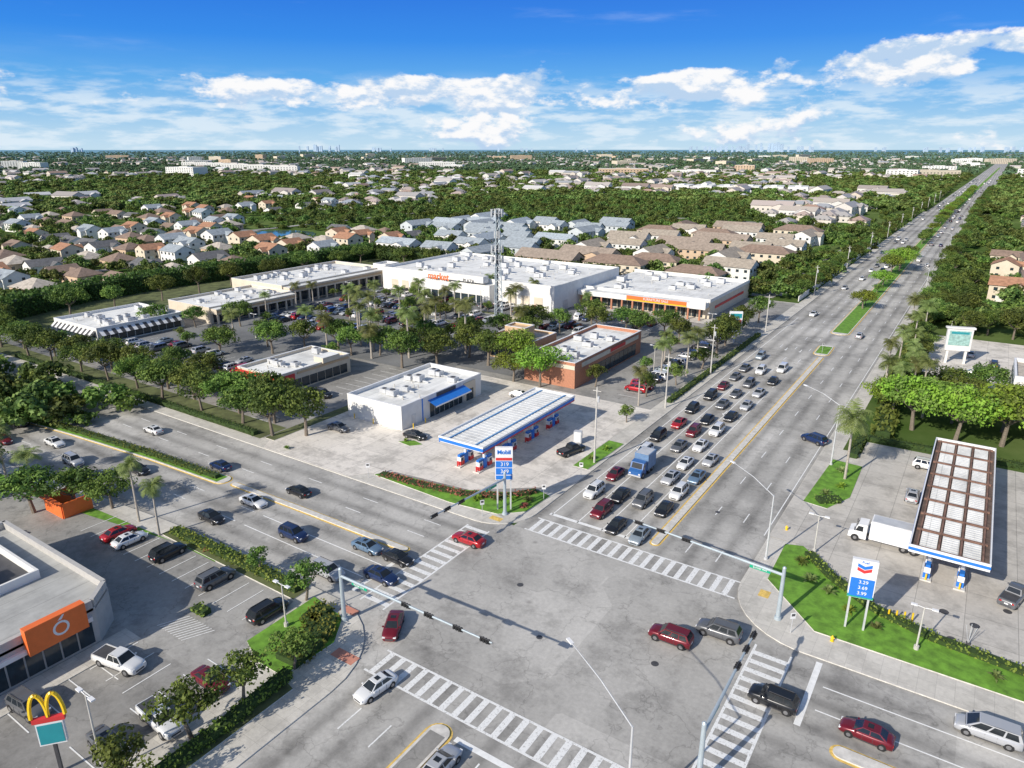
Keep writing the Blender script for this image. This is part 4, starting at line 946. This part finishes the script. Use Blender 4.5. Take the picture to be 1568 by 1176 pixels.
b.cyl((0,0,0),(0,0,H),.2,.2,6,DGREY); b.build('lattice_mast',e)
b=MB()
for z in (32.6,22.5,19.5,26.5):
    rad=2.1 if z!=26.5 else 1.0
    for k in range(3):
        a0=k*2*math.pi/3;a1=(k+1)*2*math.pi/3; p=Vector((math.cos(a0)*rad,math.sin(a0)*rad,z));q=Vector((math.cos(a1)*rad,math.sin(a1)*rad,z))
        b.cyl(p,q,.06,.06,5,STEEL); b.cyl((0,0,z),p,.06,.06,5,STEEL)
        for t in (.12,.37,.63,.88):
            c=p.lerp(q,t); b.box((c.x*1.06,c.y*1.06,z+.1),(.18,.34,2.1),STEEL,math.atan2(c.y,c.x)); b.box((c.x*.9,c.y*.9,z-.2),(.2,.3,.6),DGREY,math.atan2(c.y,c.x))
b.build('antenna_panels',e)
b=MB(); b.box((4,2,1.3),(5,3,2.6),WALLC); b.box((-3,3,1),(2,2,2),STEEL); b.build('equipment_shelter',e)
rz=math.radians(33.6)
e=empty('gas_price_sign',(-52,76.2,.2),rz); b=MB()
for x in (-.95,.95): b.box((x,.15,2.8),(.22,.22,5.6),STEEL)
b.box((0,0,7.4),(2.5,.5,5.0),WP); b.box((0,-.27,7.35),(2.3,.05,.95),BLUE); b.box((0,-.27,6.25),(2.3,.05,1.0),BLUE); b.box((0,-.27,5.3),(2.3,.05,.6),BLUE); b.box((0,-.27,8.15),(2.3,.05,.4),RED); b.build('panels',e)
text('Mobil',.85,(0,-.29,9.2),0,BLUE,e,bold=.02); text('319',.8,(.1,-.32,7.35),0,WP,e); text('349',.8,(.1,-.32,6.25),0,WP,e)
e=empty('gas_price_sign',(-5,75,.2),math.radians(12)); b=MB()
for x in (-.9,.9): b.box((x,.1,2.2),(.2,.2,4.4),STEEL)
b.box((0,0,6.4),(2.5,.5,4.6),WP); b.box((0,-.27,5.4),(2.3,.05,2.2),BLUE)
for k,mt in ((7.6,BLUE),(7.15,RED)):
    b.poly([(-.7,-.28,k+.3),(0,-.28,k),(0,-.28,k+.38),(-.7,-.28,k+.68)],mt); b.poly([(0,-.28,k),(.7,-.28,k+.3),(.7,-.28,k+.68),(0,-.28,k+.38)],mt)
b.box((0,0,4.3),(2.5,.52,.35),GRN); b.build('panels',e)
for i,t_ in enumerate(('3.29','3.69','3.99')): text(t_,.55,(.1,-.31,6.1-i*.68),0,WP,e)
text('Fuel',.42,(0,-.28,8.45),0,BLUE,e)
e=empty('burger_arches_sign',(-57.4,17.8,.15),math.radians(50)); b=MB()
b.box((0,0,3),(.25,.25,6),DGREY); b.box((0,0,4.2),(2.0,.4,2.2),WP); b.box((0,-.22,4.2),(1.8,.03,1.9),TEALM); b.box((0,0,5.55),(2.4,.4,.4),RED)
for s in (-.62,.62):
    for k in range(12):
        a0,a1=math.pi*k/12,math.pi*(k+1)/12
        f=lambda a:(s+math.cos(a)*.62,0,5.8+math.sin(a)*2.2)
        b.cyl(f(a0),f(a1),.17,.17,6,YPL)
b.build('panels_and_arches',e)
b=MB(); b.cyl((0,0,0),(0,0,.55),.14,.12,10,YPL); b.cyl((0,0,.55),(0,0,.7),.13,.05,10,YPL); b.cyl((-.22,0,.4),(.22,0,.4),.07,.07,8,YPL); b.cyl((0,0,0),(0,0,.06),.2,.2,10,YPL); hyd=b.mesh('hydrant')
place(hyd,'fire_hydrant',(-6.6,71.6,.16)); place(hyd,'fire_hydrant',(-16.4,93,.16))
b=MB()
for x in (-1.2,-.4,.4,1.2): b.cyl((x,0,0),(x,0,1.1),.1,.1,8,YPL)
b.build('bollard_row',None,False,(-1,79.6,.2),.3)
for x,y in ((-48.8,82),(-10.6,70.6),(-53.6,73),(-76,73),(-47.9,92),(-31,191)):
    b=MB(); b.cyl((0,0,0),(0,0,2.4),.04,.04,6,STEEL); b.box((0,-.05,2.2),(.6,.03,.75),WP); b.box((0,-.07,2.3),(.4,.02,.3),DGREY); b.build('traffic_sign',None,False,(x,y,.15),U(0,1.2))
b=MB(); b.box((0,0,1.2),(1.4,1.0,2.2),STEEL); b.box((0,-.52,1.3),(1.1,.04,1.7),WP); b.build('air_pump_station',None,False,(-55,104,.16),.3)
b=MB(); b.box((0,0,.1),(.4,.4,.2),DGREY)
for k in range(4): b.cyl((0,0,0),(math.cos(k*1.57)*.5,math.sin(k*1.57)*.5,2.2),.03,.03,5,STEEL)
b.build('pipe_rack',None,False,(5.5,79,.2))
b=MB(); b.box((-51.2,350,1),(.25,190,2),WALLW); b.build('boundary_wall'); b=MB(); b.box((-5,330,1),(.25,180,2),WALLW); b.build('boundary_wall')
# --------------------------------------------------------------- light, sky
el=math.radians(30); az=Vector((.25,.968)).normalized()
sd=bpy.data.lights.new('sun','SUN'); sd.energy=5.0; sd.angle=math.radians(.5); sd.color=(1,.93,.82)
so=bpy.data.objects.new('sun',sd); COL.objects.link(so)
so.rotation_euler=Vector((az.x*math.cos(el),az.y*math.cos(el),-math.sin(el))).to_track_quat('-Z','Y').to_euler()
w=bpy.data.worlds.new('World'); sc.world=w; w.use_nodes=True; nt=w.node_tree
bg=nt.nodes['Background']; sky=nt.nodes.new('ShaderNodeTexSky'); sky.sky_type='NISHITA'; sky.sun_disc=False
sky.sun_elevation=el; sky.sun_rotation=math.atan2(-az.x,-az.y)
tc=nt.nodes.new('ShaderNodeTexCoord'); sx=nt.nodes.new('ShaderNodeSeparateXYZ'); nt.links.new(tc.outputs['Generated'],sx.inputs[0])
def M(op,a,b_=None,c=None): return mth(nt,op,a,b_,c)
Z=sx.outputs[2]; AZ=M('ARCTAN2',sx.outputs[0],sx.outputs[1])
def sstep(v,a,b_):
    n=nt.nodes.new('ShaderNodeMapRange'); n.interpolation_type='SMOOTHSTEP'; nt.links.new(v,n.inputs[0])
    for i,q in ((1,a),(2,b_)):
        if isinstance(q,(int,float)): n.inputs[i].default_value=q
        else: nt.links.new(q,n.inputs[i])
    return n.outputs[0]
def cn(dz,sa,sz,scale,det,seed,rough=.58):
    cb=nt.nodes.new('ShaderNodeCombineXYZ'); nt.links.new(M('MULTIPLY',AZ,sa),cb.inputs[0]); nt.links.new(M('MULTIPLY',M('ADD',Z,dz),sz),cb.inputs[1]); cb.inputs[2].default_value=seed
    n=nt.nodes.new('ShaderNodeTexNoise'); n.inputs['Scale'].default_value=scale; n.inputs['Detail'].default_value=det; n.inputs['Roughness'].default_value=rough
    nt.links.new(cb.outputs[0],n.inputs['Vector']); return n.outputs['Fac']
grade=nt.nodes.new('ShaderNodeValToRGB'); nt.links.new(Z,grade.inputs[0]); e_=grade.color_ramp.elements
K=.13
st_=[(0,(.46,.69,.87)),(.035,(.30,.58,.88)),(.08,(.10,.41,.86)),(.13,(.018,.25,.84)),(.20,(.006,.15,.74)),(.45,(.05,.2,.6))]
while len(e_)<len(st_): e_.new(.9)
for i,(p_,c_) in enumerate(st_): e_[i].position=p_; e_[i].color=(*c_,1)
gs=mixc(nt,grade.outputs[0],(1/K,1/K,1/K),1,'MULTIPLY')
skyc=mixc(nt,mixc(nt,sky.outputs[0],gs,.93),sky.outputs[0],sstep(Z,.22,.42))
zc=M('ADD',.078,M('MULTIPLY',M('MAXIMUM',M('ADD',AZ,.40),0),.085))
upf=sstep(Z,zc,M('ADD',zc,.032)); dnf=M('SUBTRACT',1,sstep(Z,M('ADD',zc,-.052),M('ADD',zc,-.012)))
n1=cn(0,1,2.0,8.5,9,3.1); n1b=cn(.009,1,2.0,8.5,9,3.1)
bias=M('MULTIPLY',sstep(AZ,-1.0,-.35),.065)
dens=M('ADD',M('SUBTRACT',M('SUBTRACT',n1,M('MULTIPLY',upf,.30)),M('MULTIPLY',dnf,.16)),bias)
cm=sstep(dens,.475,.555)
shade=sstep(M('SUBTRACT',n1,n1b),-.045,.05)
ccol=mixc(nt,(.50/K,.66/K,.87/K),(.97/K,.97/K,.98/K),shade)
low=M('MULTIPLY',M('SUBTRACT',1,sstep(Z,.045,.10)),sstep(cn(0,1,4.5,16,8,8.2),.42,.62))
low2=M('MULTIPLY',M('SUBTRACT',1,sstep(Z,.0,.05)),.35)
wis=M('MULTIPLY',sstep(cn(0,1,7,2.4,6,12.2),.56,.8),M('MULTIPLY',sstep(Z,.09,.13),.45))
c1=mixc(nt,skyc,(.70/K,.85/K,.95/K),low2)
c1=mixc(nt,c1,(.78/K,.88/K,.96/K),M('MULTIPLY',low,.75))
c1=mixc(nt,c1,(.80/K,.90/K,1/K),wis)
c1=mixc(nt,c1,ccol,cm)
up=M('SUBTRACT',1,sstep(Z,.25,.35))
fin=mixc(nt,skyc,c1,up)
nt.links.new(fin,bg.inputs[0]); bg.inputs[1].default_value=K
# --------------------------------------------------------------- camera
cd=bpy.data.cameras.new('camera'); cam=bpy.data.objects.new('camera',cd); COL.objects.link(cam)
cd.lens=24.96; cd.sensor_width=36; cd.clip_end=100000; cd.clip_start=.5
cam.location=(0,0,50); cam.rotation_euler=(math.radians(90-18.32),0,math.radians(33.6)); sc.camera=cam
sc.view_settings.view_transform='Standard'; sc.view_settings.look='None'; sc.view_settings.exposure=0
